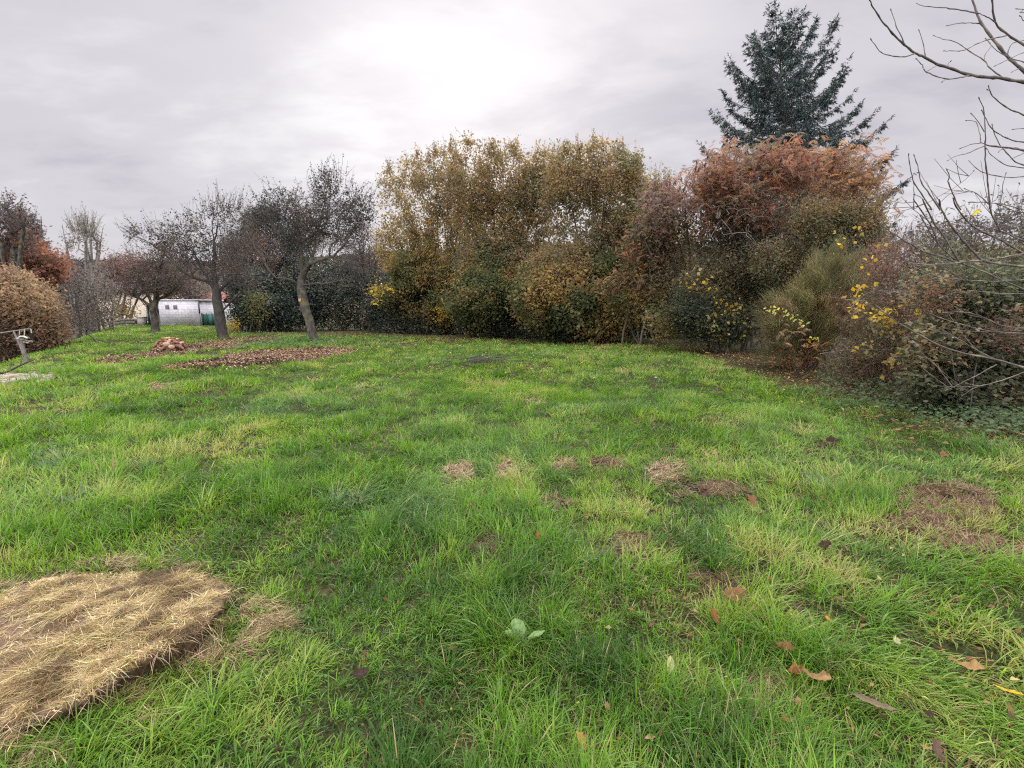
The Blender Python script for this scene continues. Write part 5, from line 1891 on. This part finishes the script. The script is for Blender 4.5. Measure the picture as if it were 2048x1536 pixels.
def middle_shrubs():
    shrub('olive_shrub', 'olive brown tree top showing between the hazels and the sumacs', 'shrub', (1320, 694), 6.0, [(1290, 420), (1330, 400)],
          [(1315, 405, 48, 42, 0, 1.2, 400, 0), (1290, 470, 60, 60, 0, 1.2, 400, 0), (1340, 500, 60, 70, 0, 1.2, 300, 0)],
          {0: OLIVE}, LF(14, .14, .12, .6), 101, r_base=.12, keep=.34, shoots=(120, 1.0, 1, 0, 10, .11))
    shrub('viburnum_shrub', 'dense olive green shrub under the right end of the red sumac', 'shrub', (1660, 740), 3.4, [(1620, 480), (1690, 440), (1740, 450)],
          [(1650, 450, 80, 45, 0, 1.1, 420, 0), (1715, 440, 60, 40, 0, 1.0, 330, 0), (1660, 510, 110, 52, -.2, 1.0, 600, 1), (1745, 480, 40, 40, 0, .8, 180, 1), (1560, 530, 70, 50, 0, 1.0, 260, 1)],
          {0: OLIVE, 1: (MIXED + [((.13, .15, .08), 3)], {})}, LF(13, .13, .085, .5), 102, r_base=.07, keep=.36, nsc=1.2, shoots=(200, .7, .5, 0, 10, .08))
    shrub('dogwood_shrub', 'grey green leafy shrub under the left half of the red sumac', 'shrub', (1470, 712), 1.6, [(1430, 500), (1480, 480), (1530, 520)],
          [(1470, 520, 95, 55, 0, 1.1, 480, 0), (1420, 580, 80, 50, -.2, 1.0, 420, 0), (1530, 570, 60, 60, -.2, .9, 340, 0), (1500, 480, 90, 40, .3, .9, 220, 1)],
          {0: MIXED + [((.10, .13, .09), 3)], 1: (TWIGGY, dict(per=6))}, LF(13, .13, .085, .55), 103, r_base=.06, keep=.36, shoots=(160, .9, .6, 1, 5, .07))
    shrub('round_leaved_shrub', 'dark shrub dotted with round pale yellow leaves below the sumacs', 'shrub', (1445, 708), .2, [(1400, 600), (1450, 590), (1490, 620)],
          [(1435, 640, 85, 52, 0, .7, 460, 0), (1380, 620, 50, 50, .1, .6, 240, 0), (1455, 640, 55, 52, -.4, .4, 90, 1), (1395, 568, 50, 22, -.2, .4, 24, 1), (1340, 640, 60, 45, .4, .6, 240, 2)],
          {0: HZ_DARK, 1: (YELLOW[:2] + [((.44, .42, .16), 5)], dict(per=2, size=.10, asp=.95, spread=.08)), 2: (HZ_LOW, dict(per=10))}, LF(15, .13, .075, .65), 104, r_base=.04, keep=.2)
    shrub('rose_thicket', 'reddish brown twiggy rose thicket with scarlet hips behind the yellow leaved vine', 'shrub', (1745, 790), .9,
          [(1700, 500), (1740, 480), (1780, 490), (1820, 500), (1720, 560)],
          [(1770, 535, 60, 50, 0, .8, 340, 0), (1820, 530, 70, 50, .2, .8, 360, 0), (1770, 630, 80, 60, 0, .7, 460, 1), (1720, 715, 62, 42, -.1, .6, 340, 1), (1790, 720, 70, 60, 0, .6, 380, 1)],
          {0: REDTW, 1: (REDTW + MIXED, dict(per=8, size=.055))}, LF(6, .09, .045, .5), 105, shoots=(170, .55, .4, 0, 4, .045), nst=14, r_base=.02, r_tip=.0035, bark=bark_mat('red_stem', (.09, .045, .04), (.22, .13, .11), None, 30, .1),
          spread=.5, jit=.2, step=.3, keep=.25, nsc=2.0, extra=hips)
    shrub('bramble_thicket', 'dense grey green bramble thicket at the right edge', 'bramble', (1960, 850), .8,
          [(1880, 560), (1950, 540), (2020, 560), (2100, 560)],
          [(1900, 590, 80, 55, .3, .8, 520, 1), (2000, 590, 90, 60, .2, .8, 560, 0), (1900, 700, 85, 70, 0, .7, 640, 0), (2010, 700, 95, 80, 0, .7, 700, 0), (2130, 660, 90, 120, .2, .8, 500, 0),
           (1880, 770, 75, 40, -.2, .4, 260, 0), (1990, 790, 90, 40, -.3, .4, 300, 0), (2020, 670, 60, 50, -.6, .4, 160, 2)],
          {0: BRAMBLE, 1: (BRAMBLE + REDTW, dict(size=.045)), 2: ([((.24, .17, .12), 3), ((.16, .11, .08), 3)], dict(per=8, size=.05, asp=.4))}, LF(10, .09, .075, .6, .2, .45), 106, shoots=(260, .6, .2, 0, 9, .07), nst=16, r_base=.016, r_tip=.003,
          spread=.8, jit=.22, step=.28, keep=.22, nsc=2.2)
    shrub('willow_shrub', 'thin leaved willow like shrub with sky between its twigs above the thicket', 'shrub', (1940, 830), 2.4,
          [(1850, 440), (1900, 430), (1950, 420), (2010, 410), (2060, 420), (1820, 480)],
          [(1870, 480, 62, 38, 0, .8, 130, 0), (1945, 468, 70, 42, 0, .9, 140, 0), (2030, 462, 70, 46, 0, .9, 150, 0), (1960, 520, 120, 40, 0, .8, 460, 1), (2130, 480, 60, 70, 0, .8, 200, 1)],
          {0: ([((.08, .075, .065), 3), ((.12, .10, .08), 2)], {}), 1: (MIXED, dict(per=9))}, LF(5, .07, .085, .28, .2, .2), 107, shoots=(150, .5, .8, 0, 5, .08), nst=15, r_base=.03, r_tip=.003, spread=.6, jit=.12, keep=.2, nsc=1.8)
    shrub('leafy_vine', 'vine with big yellow leaves hanging over the rose thicket', 'vine', (1790, 800), -.15,
          [(1710, 600), (1760, 640), (1790, 680), (1730, 650)],
          [(1716, 578, 16, 12, -.1, .12, 8, 0), (1712, 620, 14, 20, -.1, .12, 9, 0), (1772, 640, 26, 24, -.1, .15, 18, 0), (1745, 690, 14, 12, -.1, .15, 5, 1), (1790, 710, 24, 22, -.1, .15, 7, 1),
           (1740, 520, 5, 4, 0, .1, 2, 0), (1825, 610, 34, 24, 0, .2, 9, 1), (1700, 480, 60, 60, .2, .2, 6, 0), (1838, 670, 40, 50, 0, .2, 10, 1)],
          {0: YELLOW, 1: (YELLOW[:2] + [((.36, .30, .12), 3)], {})}, LF(2.6, .06, .07, .85, .6, .1), 108, nst=7, r_base=.008, r_tip=.0022, spread=.25, jit=.15, keep=0)


def hips(t, A, end, ids):
    e = end[U(0, 1, len(end)) < .035]
    q = A[e] + rng.normal(0, .02, (len(e), 3)) + (0, -.05, 0)
    pts = [np.array([p + (0, 0, .010), p, p - (0, 0, .012)]) for p in q]
    V, F = tubes(pts, [np.array([.004, .010, .003])] * len(q), 6)
    tag(mk('rose_hip', V, F, plain_mat('scarlet', (.42, .03, .02), .3, .1), t, smooth=True), kind='stuff')


def broom():
    seed(111)
    Y = float(G(1610, 748)[1]) + .75
    b = ground_at(1630, Y)
    t = thing('broom_shrub', 'rounded olive green broom like shrub with fine drooping shoots', 'shrub', b)
    ch = stemfan(b, [(x, y, Y) for x, y in ((1560, 600), (1620, 560), (1680, 550), (1720, 600), (1600, 520), (1660, 500))], 16, .25, .08, 1.2)
    V, F = tubes(ch, [np.linspace(.022, .006, 7)] * len(ch), 5)
    mk('stem', V, F, M_TWIG, t, smooth=True)
    nt_ = 230
    q = norm(rng.normal(size=(nt_, 3))) * (U(0, 1, (nt_, 1)) ** .35)
    tc_ = np.where(U(0, 1, (nt_, 1)) < .55, P(1598 + q[:, 0] * 74, 655 + q[:, 1] * 80, Y + q[:, 2] * .8), P(1672 + q[:, 0] * 84, 590 + q[:, 1] * 92, Y + .25 + q[:, 2] * .8))
    tc_ = tc_[tc_[:, 2] > hgt(tc_[:, 0], tc_[:, 1]) + .1]
    nt_ = len(tc_)
    d = tc_ - (b + (0, 0, .7))
    taz = np.arctan2(d[:, 1], d[:, 0]) + rng.normal(0, .5, nt_)
    ta0 = np.clip(.5 + .5 * np.hypot(d[:, 0], d[:, 1]) - .25 * d[:, 2] + rng.normal(0, .25, nt_), .15, 1.5)
    k = rng.integers(0, nt_, 38000)
    n = len(k)
    pos = tc_[k] + rng.normal(0, .085, (n, 3))
    az = taz[k] + rng.normal(0, .45, n)
    a0 = ta0[k] + rng.normal(0, .25, n)
    pal = [((.165, .155, .075), 4), ((.22, .20, .09), 3), ((.11, .115, .055), 3), ((.27, .23, .12), 2), ((.24, .16, .09), 2)]
    c = pick(pal, n, pos, 1.6, 4)
    V, F, cc = blades(pos, U(.12, .46, n), .0065, az, a0, a0 + U(.3, 1.3, n), 4, c, twist=1.5)
    mb = MB(); mb.add(V, F, cc)
    mb.build('foliage', M_LEAF, t)

    # arching yellow green shoot before it
    Y2 = Y - 1.25
    t = thing('yellow_leaf_shoot', 'arching shoot of bright lemon yellow leaves in front of the broom shrub', 'shoot', ground_at(1650, Y2))
    pts = np.array([P(x, y, Y2) for x, y in ((1652, 742), (1648, 715), (1640, 690), (1622, 660), (1598, 640), (1575, 626), (1550, 621), (1528, 620))])
    pts[0, 2] = hgt(pts[0, 0], pts[0, 1])
    mb = MB(); mb.tube(pts, np.linspace(.008, .002, len(pts)), 5)
    mb.build('stem', M_TWIG, t, smooth=True)
    s = U(.30, 1, 52)
    i = np.minimum((s * 7).astype(int), 6)
    q = pts[i] + (pts[i + 1] - pts[i]) * ((s * 7) - i)[:, None] + rng.normal(0, .035, (52, 3))
    V, F, cc = leaves(q, U(.055, .10, 52), .55, pick([((.58, .60, .16), 4), ((.50, .56, .20), 3), ((.66, .62, .10), 1)], 52, jit=.1), .5, .3)
    mb = MB(); mb.add(V, F, cc)
    q2 = np.array([P(x, y, Y2 - .03) for x, y in ((1620, 672), (1624, 676), (1636, 677), (1618, 680))])
    V, F, cc = leaves(q2, .08, .8, pick([((.72, .58, .06), 1)], 4, jit=.05), .5, .2)
    mb.add(V, F, cc)
    mb.build('foliage', M_LEAF, t)

    # orange sapling
    t = thing('sumac_sapling', 'small orange fern like sapling at the foot of the broom shrub', 'sapling', ground_at(1602, Y2 - .1))
    Y3 = Y2 - .1
    mb, fm = MB(), MB()
    tips = [(1560, 668), (1575, 662), (1590, 668), (1608, 660), (1585, 690), (1625, 690), (1565, 690), (1612, 700), (1638, 712), (1600, 720), (1645, 730)]
    b = ground_at(1604, Y3)
    for x, y in tips:
        p = P(x, y, Y3 + U(-.15, .15))
        mb.tube([b, (b + p) / 2 + rng.normal(0, .02, 3), p], [.007, .005, .003], 4)
        k = 3
        pos = p + rng.normal(0, .05, (k, 3))
        fronds(fm, pos, U(.16, .26, k), pick(SUMAC_O + [((.34, .10, .04), 2)], k))
    pos = P(1605 + rng.normal(0, 26, 260), 722 + rng.normal(0, 16, 260), Y3)
    pos = pos[pos[:, 2] > hgt(pos[:, 0], pos[:, 1]) + .03]
    V, F, cc = leaves(pos, U(.03, .06, len(pos)), .5, pick([((.40, .15, .05), 3), ((.30, .08, .04), 3), ((.20, .10, .05), 2)], len(pos)), .1, .4)
    fm.add(V, F, cc)
    mb.build('stem', M_TWIG, t, smooth=True)
    fm.build('foliage', M_LEAF, t)


def left_side():
    shrub('bare_tree_behind_gap'.replace('_behind_gap', ''), 'dark twiggy tree filling the gap between the leaning fruit tree and the hazels', 'tree', (740, 664), 3.5, [(720, 500), (750, 480), (770, 520)],
          [(735, 510, 50, 66, 0, 1.3, 560, 0), (700, 470, 40, 50, 0, 1.2, 200, 0), (700, 570, 60, 50, 0, 1.3, 360, 0), (770, 590, 40, 60, 0, 1.2, 300, 0)],
          {0: TWIGGY}, LF(8, .15, .09, .5), 130, r_base=.12, r_tip=.008, keep=.2)
    shrub('copper_bush', 'large copper brown bush below the lawn edge at far left', 'shrub', (60, 700), 0, [(0, 580), (50, 570), (90, 600), (120, 640)],
          [(20, 600, 60, 55, 0, 2.0, 520, 0), (70, 625, 46, 56, 0, 2.0, 440, 0), (30, 690, 85, 60, -.5, 1.6, 620, 1), (92, 675, 32, 44, 0, 1.5, 240, 0), (-50, 630, 60, 90, 0, 2, 260, 0)],
          {0: COPPER, 1: ([((.14, .10, .075), 4), ((.22, .14, .09), 3), ((.09, .075, .055), 3)], {})}, LF(16, .22, .12, .6), 121, Y=19.5, r_base=.08, keep=.36, nsc=.8, spread=.8, shoots=(300, .6, .5, 0, 12, .11))
    shrub('maple_tree', 'rust red leaved tree above the copper bush at far left', 'tree', (70, 650), 0, [(40, 520), (80, 520), (110, 530)],
          [(55, 510, 42, 30, 0, 2.0, 260, 0), (100, 530, 34, 26, 0, 1.6, 200, 0), (60, 555, 70, 32, 0, 2, 360, 1), (-10, 540, 60, 50, 0, 2, 200, 1)],
          {0: RUST, 1: ([((.16, .10, .08), 3), ((.22, .11, .07), 2)], {})}, LF(15, .22, .15, .7), 122, Y=27, r_base=.14, keep=.36, nsc=.6, shoots=(120, 1.2, .5, 0, 14, .14))
    shrub('ash_tree', 'tall dark twigged tree rising above the rust red tree', 'tree', (20, 640), 0, [(0, 430), (30, 425), (60, 450), (-20, 440)],
          [(10, 430, 45, 30, 0, 1.6, 90, 0), (48, 450, 36, 34, 0, 1.6, 90, 0), (-20, 460, 50, 50, 0, 1.6, 90, 0), (30, 490, 60, 30, 0, 1.6, 90, 0)],
          {0: [((.10, .085, .085), 3), ((.15, .11, .10), 2)]}, LF(6, .16, .15, .5), 123, Y=25, nst=4, r_base=.16, r_tip=.010, bark=M_BARK, keep=.42, nsc=.5, jit=.18, shoots=(90, .8, .5, 0, 6, .13))
    conifer_bush('conifer_tree', 'small dark conifer tip between the rust red tree and the pale poplar', 82, 432, 36, 40, 124, [((.06, .065, .07), 3), ((.085, .085, .085), 2)], .5)
    shrub('poplar_tree', 'tall pale leafless tree standing clear against the sky at left', 'tree', (178, 650), 0, [(150, 450), (165, 440), (180, 438), (195, 455), (185, 470), (140, 470)],
          [(168, 466, 32, 20, 0, 2.2, 110, 0), (195, 484, 14, 18, 0, 1.6, 36, 0), (146, 486, 16, 22, 0, 1.5, 40, 0), (178, 510, 12, 30, 0, 1.2, 24, 0)],
          {0: [((.22, .21, .17), 3), ((.17, .16, .14), 2)]}, LF(3, .28, .17, .6), 125, Y=48, nst=5, r_base=.15, r_tip=.022, shoots=(150, 1.6, 1.2, 0, 5, .17), bark=bark_mat('pale_bark', (.13, .125, .11), (.30, .28, .25), None, 6, .2), keep=.3, nsc=.5, step=.8, spread=.7)
    shrub('bare_thicket', 'grey leafless thicket along the lawn edge right of the copper bush', 'shrub', (165, 680), 0, [(140, 560), (180, 540), (210, 570), (150, 530)],
          [(150, 590, 42, 60, 0, 2.4, 260, 0), (195, 585, 38, 56, 0, 2.4, 240, 0), (130, 545, 34, 40, .5, 2., 160, 1), (175, 640, 60, 34, -.5, 2, 300, 0)],
          {0: GREYTW, 1: ([((.09, .07, .07), 3), ((.14, .10, .09), 2)], {})}, LF(7, .2, .12, .5), 126, Y=31, nst=12, r_base=.10, r_tip=.014, keep=.3, nsc=.7, spread=1.6, bark=bark_mat('grey_bark', (.08, .075, .07), (.22, .20, .18), None, 8, .2))
    shrub('brown_thicket', 'brown twiggy trees behind the low stone wall', 'tree', (245, 650), 0, [(220, 540), (250, 530), (280, 545), (310, 540)],
          [(240, 535, 45, 30, 0, 2.5, 300, 0), (215, 575, 26, 32, 0, 2.5, 140, 1), (285, 540, 42, 32, 0, 2.5, 240, 0), (240, 622, 34, 22, -2, 1.4, 110, 2), (340, 560, 60, 48, 0, 2, 420, 0), (395, 585, 30, 26, 0, 2, 160, 1)],
          {0: [((.20, .13, .11), 3), ((.15, .11, .10), 3), ((.26, .17, .12), 1)], 1: GREYTW, 2: [((.28, .22, .12), 3), ((.20, .17, .10), 2)]},
          LF(9, .3, .19, .5), 127, Y=46, nst=8, r_base=.15, r_tip=.02, keep=.3, nsc=.5, spread=2.0)
    shrub('yew_tree', 'low irregular dark evergreen tree behind the gap between the fruit trees', 'tree', (530, 664), 4.0, [(510, 430), (540, 440), (480, 480), (580, 480)],
          [(525, 460, 50, 50, 0, 1.4, 480, 0), (600, 470, 50, 50, .4, 1.2, 300, 0), (478, 500, 42, 46, 0, 1.2, 300, 0), (575, 515, 55, 48, 0, 1.3, 380, 0), (500, 570, 60, 55, 0, 1.4, 460, 0), (580, 590, 60, 50, 0, 1.2, 380, 0), (535, 430, 20, 16, 0, .6, 60, 0)],
          {0: [((.035, .05, .04), 4), ((.055, .07, .052), 3), ((.085, .095, .07), 1.5), ((.12, .10, .07), 1)]}, LF(14, .2, .16, .3), 128, r_base=.14, lmat=M_DARK, keep=.32, nsc=1.1, shoots=(180, .9, .7, 0, 10, .14))
    shrub('hawthorn_tree', 'brown twigged bushy tree between the dark cypress and the middle fruit tree', 'tree', (480, 664), 2.6, [(470, 500), (500, 470), (520, 520)],
          [(475, 505, 44, 48, 0, 1.3, 420, 0), (520, 505, 50, 42, 0, 1.2, 420, 1), (500, 560, 60, 40, 0, 1.2, 360, 0), (640, 480, 30, 20, 2, .8, 80, 1)],
          {0: TWIGGY, 1: PINKISH}, LF(9, .14, .08, .5), 129, r_base=.12, r_tip=.009, keep=.25)


def bare_tree():
    Z6 = lambda pts: [(1648 + u / 3.6575, v / 3.6575) for u, v in pts]
    Z7 = lambda pts: [(1600 + u / 3.0714, 400 + v / 3.0714) for u, v in pts]
    # (points, start radius, end radius, depth at start, depth at end); starting at the trunk side
    L6 = [
        ([(1900, 650), (1463, 600), (1300, 572), (1190, 565), (1060, 545), (940, 505), (830, 470), (740, 420), (660, 385), (585, 325), (500, 240), (430, 160), (370, 70), (335, 0), (310, -60)], 12, 2.6, 3.9, 3.3),
        ([(660, 393), (590, 415), (520, 412), (440, 393), (400, 365), (345, 290)], 4, 2, 3.5, 3.3),
        ([(590, 322), (560, 260), (530, 190), (490, 75)], 4, 2, 3.45, 3.5),
        ([(740, 415), (728, 330), (695, 225)], 3.6, 1.8, 3.55, 3.6),
        ([(1060, 550), (980, 570), (890, 577), (790, 545), (740, 520), (710, 465), (675, 430)], 4.5, 1.8, 3.7, 3.3),
        ([(745, 525), (800, 495), (830, 475)], 2, 1.6, 3.4, 3.4), ([(890, 577), (868, 596)], 2, 1.4, 3.5, 3.5), ([(905, 488), (912, 465), (925, 450)], 2, 1.4, 3.6, 3.6),
        ([(1300, 565), (1210, 495), (1170, 440), (1040, 360), (970, 310), (870, 285), (805, 262)], 4.5, 1.8, 3.8, 4.2),
        ([(1170, 440), (1185, 385), (1225, 330), (1185, 285)], 3, 1.6, 4.0, 4.1),
        ([(1900, 900), (1463, 520), (1340, 410), (1240, 290), (1150, 170), (1120, 95), (1085, 0), (1060, -80)], 12, 5, 4.3, 4.6),
        ([(1120, 98), (1040, 80), (920, 62), (820, 52), (730, 45), (680, 25)], 4.5, 1.8, 4.5, 4.8),
        ([(1150, 172), (1090, 168), (1010, 168), (900, 187)], 3.5, 1.8, 4.5, 4.4),
        ([(1900, 620), (1463, 330), (1350, 260), (1255, 165), (1230, 0), (1225, -60)], 9, 4, 3.8, 3.6),
        ([(1255, 165), (1190, 120), (1130, 98)], 4, 2, 3.65, 3.6),
        ([(1335, 262), (1200, 290), (1110, 325), (1030, 365), (960, 373), (880, 372)], 4, 1.8, 3.7, 3.5),
        ([(1340, 405), (1360, 340), (1400, 310), (1500, 290)], 3, 2, 4.3, 4.3), ([(1600, 480), (1463, 455), (1380, 430), (1280, 380), (1230, 340), (1190, 290)], 4, 1.8, 4.2, 4.4),
        ([(1600, 370), (1463, 385), (1350, 435), (1255, 480)], 3, 1.6, 4.0, 4.1), ([(1430, 498), (1378, 525)], 2.4, 1.6, 4.3, 4.3),
        ([(1550, 80), (1463, 70), (1410, 65)], 3, 2, 4, 4), ([(1500, 190), (1463, 155), (1435, 120)], 3, 2, 4, 4),
        ([(1800, 980), (1463, 840), (1370, 805), (1280, 745), (1225, 690), (1205, 635)], 6, 2.4, 3.6, 3.5), ([(1217, 672), (1198, 658)], 2, 1.6, 3.5, 3.5),
        ([(1800, 1180), (1463, 1100), (1330, 1080), (1185, 1062)], 8, 4, 3.7, 3.4),
        ([(1215, 1530), (1200, 1350), (1185, 1230), (1180, 1100), (1180, 980), (1172, 820), (1135, 720)], 5.5, 2.2, 3.6, 3.4),
        ([(1185, 1062), (1120, 1090), (1050, 1120), (970, 1140), (908, 1172)], 4, 1.8, 3.4, 3.3),
        ([(1185, 1055), (1150, 1045), (1080, 1055), (1005, 1082)], 3.4, 1.8, 3.4, 3.5),
        ([(1150, 1045), (1140, 985), (1115, 895), (1048, 882)], 3.4, 1.8, 3.4, 3.5),
        ([(1172, 965), (1130, 890), (1080, 835)], 3, 1.8, 3.4, 3.4),
        ([(1800, 1060), (1463, 1040), (1380, 1025), (1290, 985), (1220, 930), (1180, 860), (1155, 810)], 5, 2, 3.9, 3.7),
        ([(1800, 1280), (1463, 1210), (1380, 1165), (1290, 1060), (1240, 960), (1230, 915)], 5, 2, 4.1, 4.0),
        ([(1800, 1250), (1463, 1225), (1340, 1210), (1240, 1150), (1190, 1090)], 4.5, 1.8, 3.5, 3.4),
        ([(1800, 1230), (1463, 1290), (1340, 1297), (1190, 1270), (1120, 1235), (1065, 1182)], 4.5, 1.8, 3.8, 3.9),
        ([(1272, 1117), (1310, 1090), (1400, 1082), (1463, 1095)], 2, 3, 3.6, 3.6), ([(1365, 1165), (1420, 1140), (1463, 1118)], 2, 3, 3.9, 3.9),
        ([(1500, 950), (1463, 942), (1385, 946)], 3, 2, 3.9, 3.9),
        ([(1000, 1536), (950, 1440), (912, 1340), (915, 1290), (900, 1245)], 5, 2.2, 3.5, 3.4),
        ([(1215, 1500), (1120, 1420), (1030, 1380)], 3.5, 1.8, 3.6, 3.5), ([(1600, 1560), (1463, 1536), (1330, 1500), (1180, 1480), (1065, 1480)], 4, 1.8, 3.8, 3.6),
        ([(1270, 1536), (1300, 1430), (1310, 1340), (1330, 1270)], 3, 1.6, 4.2, 4.2),
        ([(790, 1536), (720, 1430), (660, 1340), (635, 1240), (620, 1135)], 5, 2.2, 3.3, 3.2), ([(850, 1536), (770, 1420), (710, 1330), (690, 1240), (660, 1140)], 5, 2.2, 3.35, 3.3),
        ([(660, 1536), (658, 1440), (655, 1340)], 3.5, 1.8, 3.3, 3.3), ([(750, 1470), (700, 1440), (665, 1425)], 2.4, 1.6, 3.3, 3.3),
        ([(640, 1536), (800, 1460), (1000, 1340), (1095, 1250)], 2.2, 1.4, 3.5, 3.6), ([(860, 1470), (950, 1405), (1080, 1405)], 2.2, 1.4, 3.4, 3.6),
    ]
    L7 = [
        ([(1650, 430), (1376, 410), (1200, 390), (1100, 370), (980, 385), (870, 350), (760, 315), (680, 270), (600, 225), (480, 140)], 9, 2, 3.8, 3.3),
        ([(1110, 370), (1020, 270), (930, 160), (870, 60), (855, 0)], 6, 4.5, 3.6, 3.4), ([(980, 380), (900, 250), (810, 120), (755, 0)], 5.5, 4, 3.5, 3.3),
        ([(850, 270), (800, 150), (740, 60), (700, 0)], 4, 3, 3.4, 3.3),
        ([(1650, 290), (1376, 330), (1200, 360), (1000, 380), (860, 395), (700, 390), (620, 350)], 6, 2, 3.6, 3.2),
        ([(1650, 700), (1376, 550), (1260, 500), (1100, 430), (960, 370), (850, 270), (800, 200), (740, 100)], 6, 2.5, 3.9, 3.6),
        ([(1600, 480), (1376, 490), (1200, 500), (1000, 490), (850, 470), (760, 440)], 4, 2, 3.5, 3.4),
        ([(1600, 560), (1376, 575), (1200, 575), (1080, 560), (950, 570), (860, 600)], 4, 2, 3.7, 3.7),
        ([(1600, 830), (1376, 790), (1240, 770), (1100, 710), (1000, 690), (880, 690)], 4, 2, 3.8, 3.7),
        ([(1600, 840), (1376, 820), (1200, 810), (1050, 780), (880, 730), (800, 700)], 4, 2, 3.6, 3.5),
        ([(1700, 1120), (1376, 1030), (1200, 980), (1000, 940), (850, 890), (700, 810), (600, 750), (520, 690), (420, 610)], 8, 2, 3.5, 3.3),
        ([(1210, 985), (1100, 930), (980, 860), (880, 800)], 4, 2, 3.45, 3.4), ([(1650, 980), (1376, 1060), (1200, 1120), (1080, 1150), (1000, 1200)], 4, 2, 3.7, 3.8),
        ([(1210, 1010), (1080, 1080), (960, 1140), (900, 1170)], 3, 1.6, 3.6, 3.6), ([(930, 1140), (860, 1050), (800, 980), (755, 962)], 3.4, 2, 3.9, 3.9),
        ([(1700, 500), (1376, 330), (1240, 250), (1060, 160), (960, 40), (940, -10)], 7, 3.5, 4.2, 4.0), ([(1600, 290), (1376, 250), (1230, 190), (1060, 150), (900, 130)], 5, 2, 4.1, 3.9),
        ([(1600, 20), (1376, 80), (1200, 20), (1040, 15)], 3.5, 2, 3.8, 3.7), ([(1500, 200), (1376, 165), (1260, 150), (1180, 170)], 3, 2, 3.7, 3.7),
        ([(1230, 190), (1180, 90), (1165, 0)], 4, 3.5, 3.9, 3.8), ([(1000, 490), (930, 440), (900, 400)], 2.5, 2, 3.5, 3.5),
        ([(120, 945), (260, 925), (420, 918), (560, 920)], 2, 2.5, 7.6, 7.6), ([(330, 975), (250, 970), (180, 985)], 2.2, 1.8, 7.6, 7.6),
        ([(350, 690), (330, 640), (450, 560), (640, 575), (700, 590)], 1.8, 1.8, 6.5, 6.5),
    ]
    t = thing('bare_tree', 'leafless tree reaching bare branches in from the right edge', 'tree', ground_at(2300, 4.2))
    seed(131)
    base = ground_at(2330, 4.0)
    tp = [base + (0, 0, -.1)] + [P(x, y, Y) for x, y, Y in ((2325, 1000, 4.0), (2315, 760, 4.0), (2290, 560, 4.0), (2290, 380, 4.05), (2330, 200, 4.1), (2400, -40, 4.1))]
    mb = MB(); mb.tube(tp, [.11, .10, .09, .08, .07, .05, .03], 12)
    mb.build('trunk', M_LIMB, t, smooth=True)
    TP = np.array(tp)
    # a fork reaching out towards the picture edge
    chs, rds, knots = [], [], []
    for LL, Z in ((L6, Z6), (L7, Z7)):
        for pts, w0, w1, y0, y1 in LL:
            zs = 3.6575 if Z is Z6 else 3.0714
            q = Z(pts)
            n = len(q)
            Ys = np.linspace(y0, y1, n)
            A = np.array([P(x, y, yy) for (x, y), yy in zip(q, Ys)])
            far = q[0][0] > 2060
            if far:                       # run on to the trunk
                k = np.linalg.norm(TP - A[0], axis=1).argmin()
                A = np.concatenate([[TP[k]], A])
            # smooth
            m = len(A)
            tt = np.linspace(0, m - 1, (m - 1) * 4 + 1)
            idx = np.clip(tt.astype(int), 0, m - 2)
            f = (tt - idx)[:, None]
            p0, p1, p2, p3 = A[np.maximum(idx - 1, 0)], A[idx], A[idx + 1], A[np.minimum(idx + 2, m - 1)]
            S = .5 * ((2 * p1) + (-p0 + p2) * f + (2 * p0 - 5 * p1 + 4 * p2 - p3) * f ** 2 + (-p0 + 3 * p1 - 3 * p2 + p3) * f ** 3)
            r = np.linspace(w0, w1, len(S)) / zs / 950 * y0 * .95
            if far:
                r[:5] *= np.linspace(1.5, 1, 5)
            r = r * (1 + .12 * np.sin(np.arange(len(S)) * 1.9))
            r[2::6] *= 1.18               # buds and nodes
            chs.append(S + rng.normal(0, .0012, S.shape)); rds.append(r)
            e = S[-1]
            knots.append(np.array([e, e + norm(S[-1] - S[-2]) * .012]))
    cr = MB()
    cr.add(*tubes(chs, rds, 6))
    cr.add(*tubes(knots, [np.array([.0042, .002])] * len(knots), 5))
    # extra fine shoots on the low limbs
    ch, rd = [], []
    for S, r in zip(chs[45:], rds[45:]):
        for k in range(3):
            i = int(U(4, len(S) - 1))
            a = norm(np.array([-U(.2, 1), U(-.4, .4), U(-.2, .7)]))
            L = U(.12, .35)
            ch.append(np.array([S[i], S[i] + a * L * .5 + (0, 0, .02), S[i] + a * L + (0, 0, .06)])); rd.append(np.array([.0025, .002, .0012]))
    cr.add(*tubes(ch, rd, 4))
    cr.build('crown', M_LIMB, t, smooth=True)
    # one yellow leaf left on it
    q = P(1955, 424, 3.6)
    V, F, c = leaf_mesh(.075, .035, .2, .1, (.50, .42, .06), 5)
    V = np.c_[V[:, 0] * .85, V[:, 2], V[:, 1] * .9 + V[:, 0] * .45] + q
    mk('leaf', V, F, M_LEAF, t, c, smooth=True)


grass()
clumps()
big_patch()
mound()
chips()
litter()
fallen_leaves()
dock()
shed()
far_house()
drying_post()
stump()
ground_cover()
hazels()
understory()
fruit_trees()
spruce()
sumacs()
middle_shrubs()
broom()
left_side()
bare_tree()
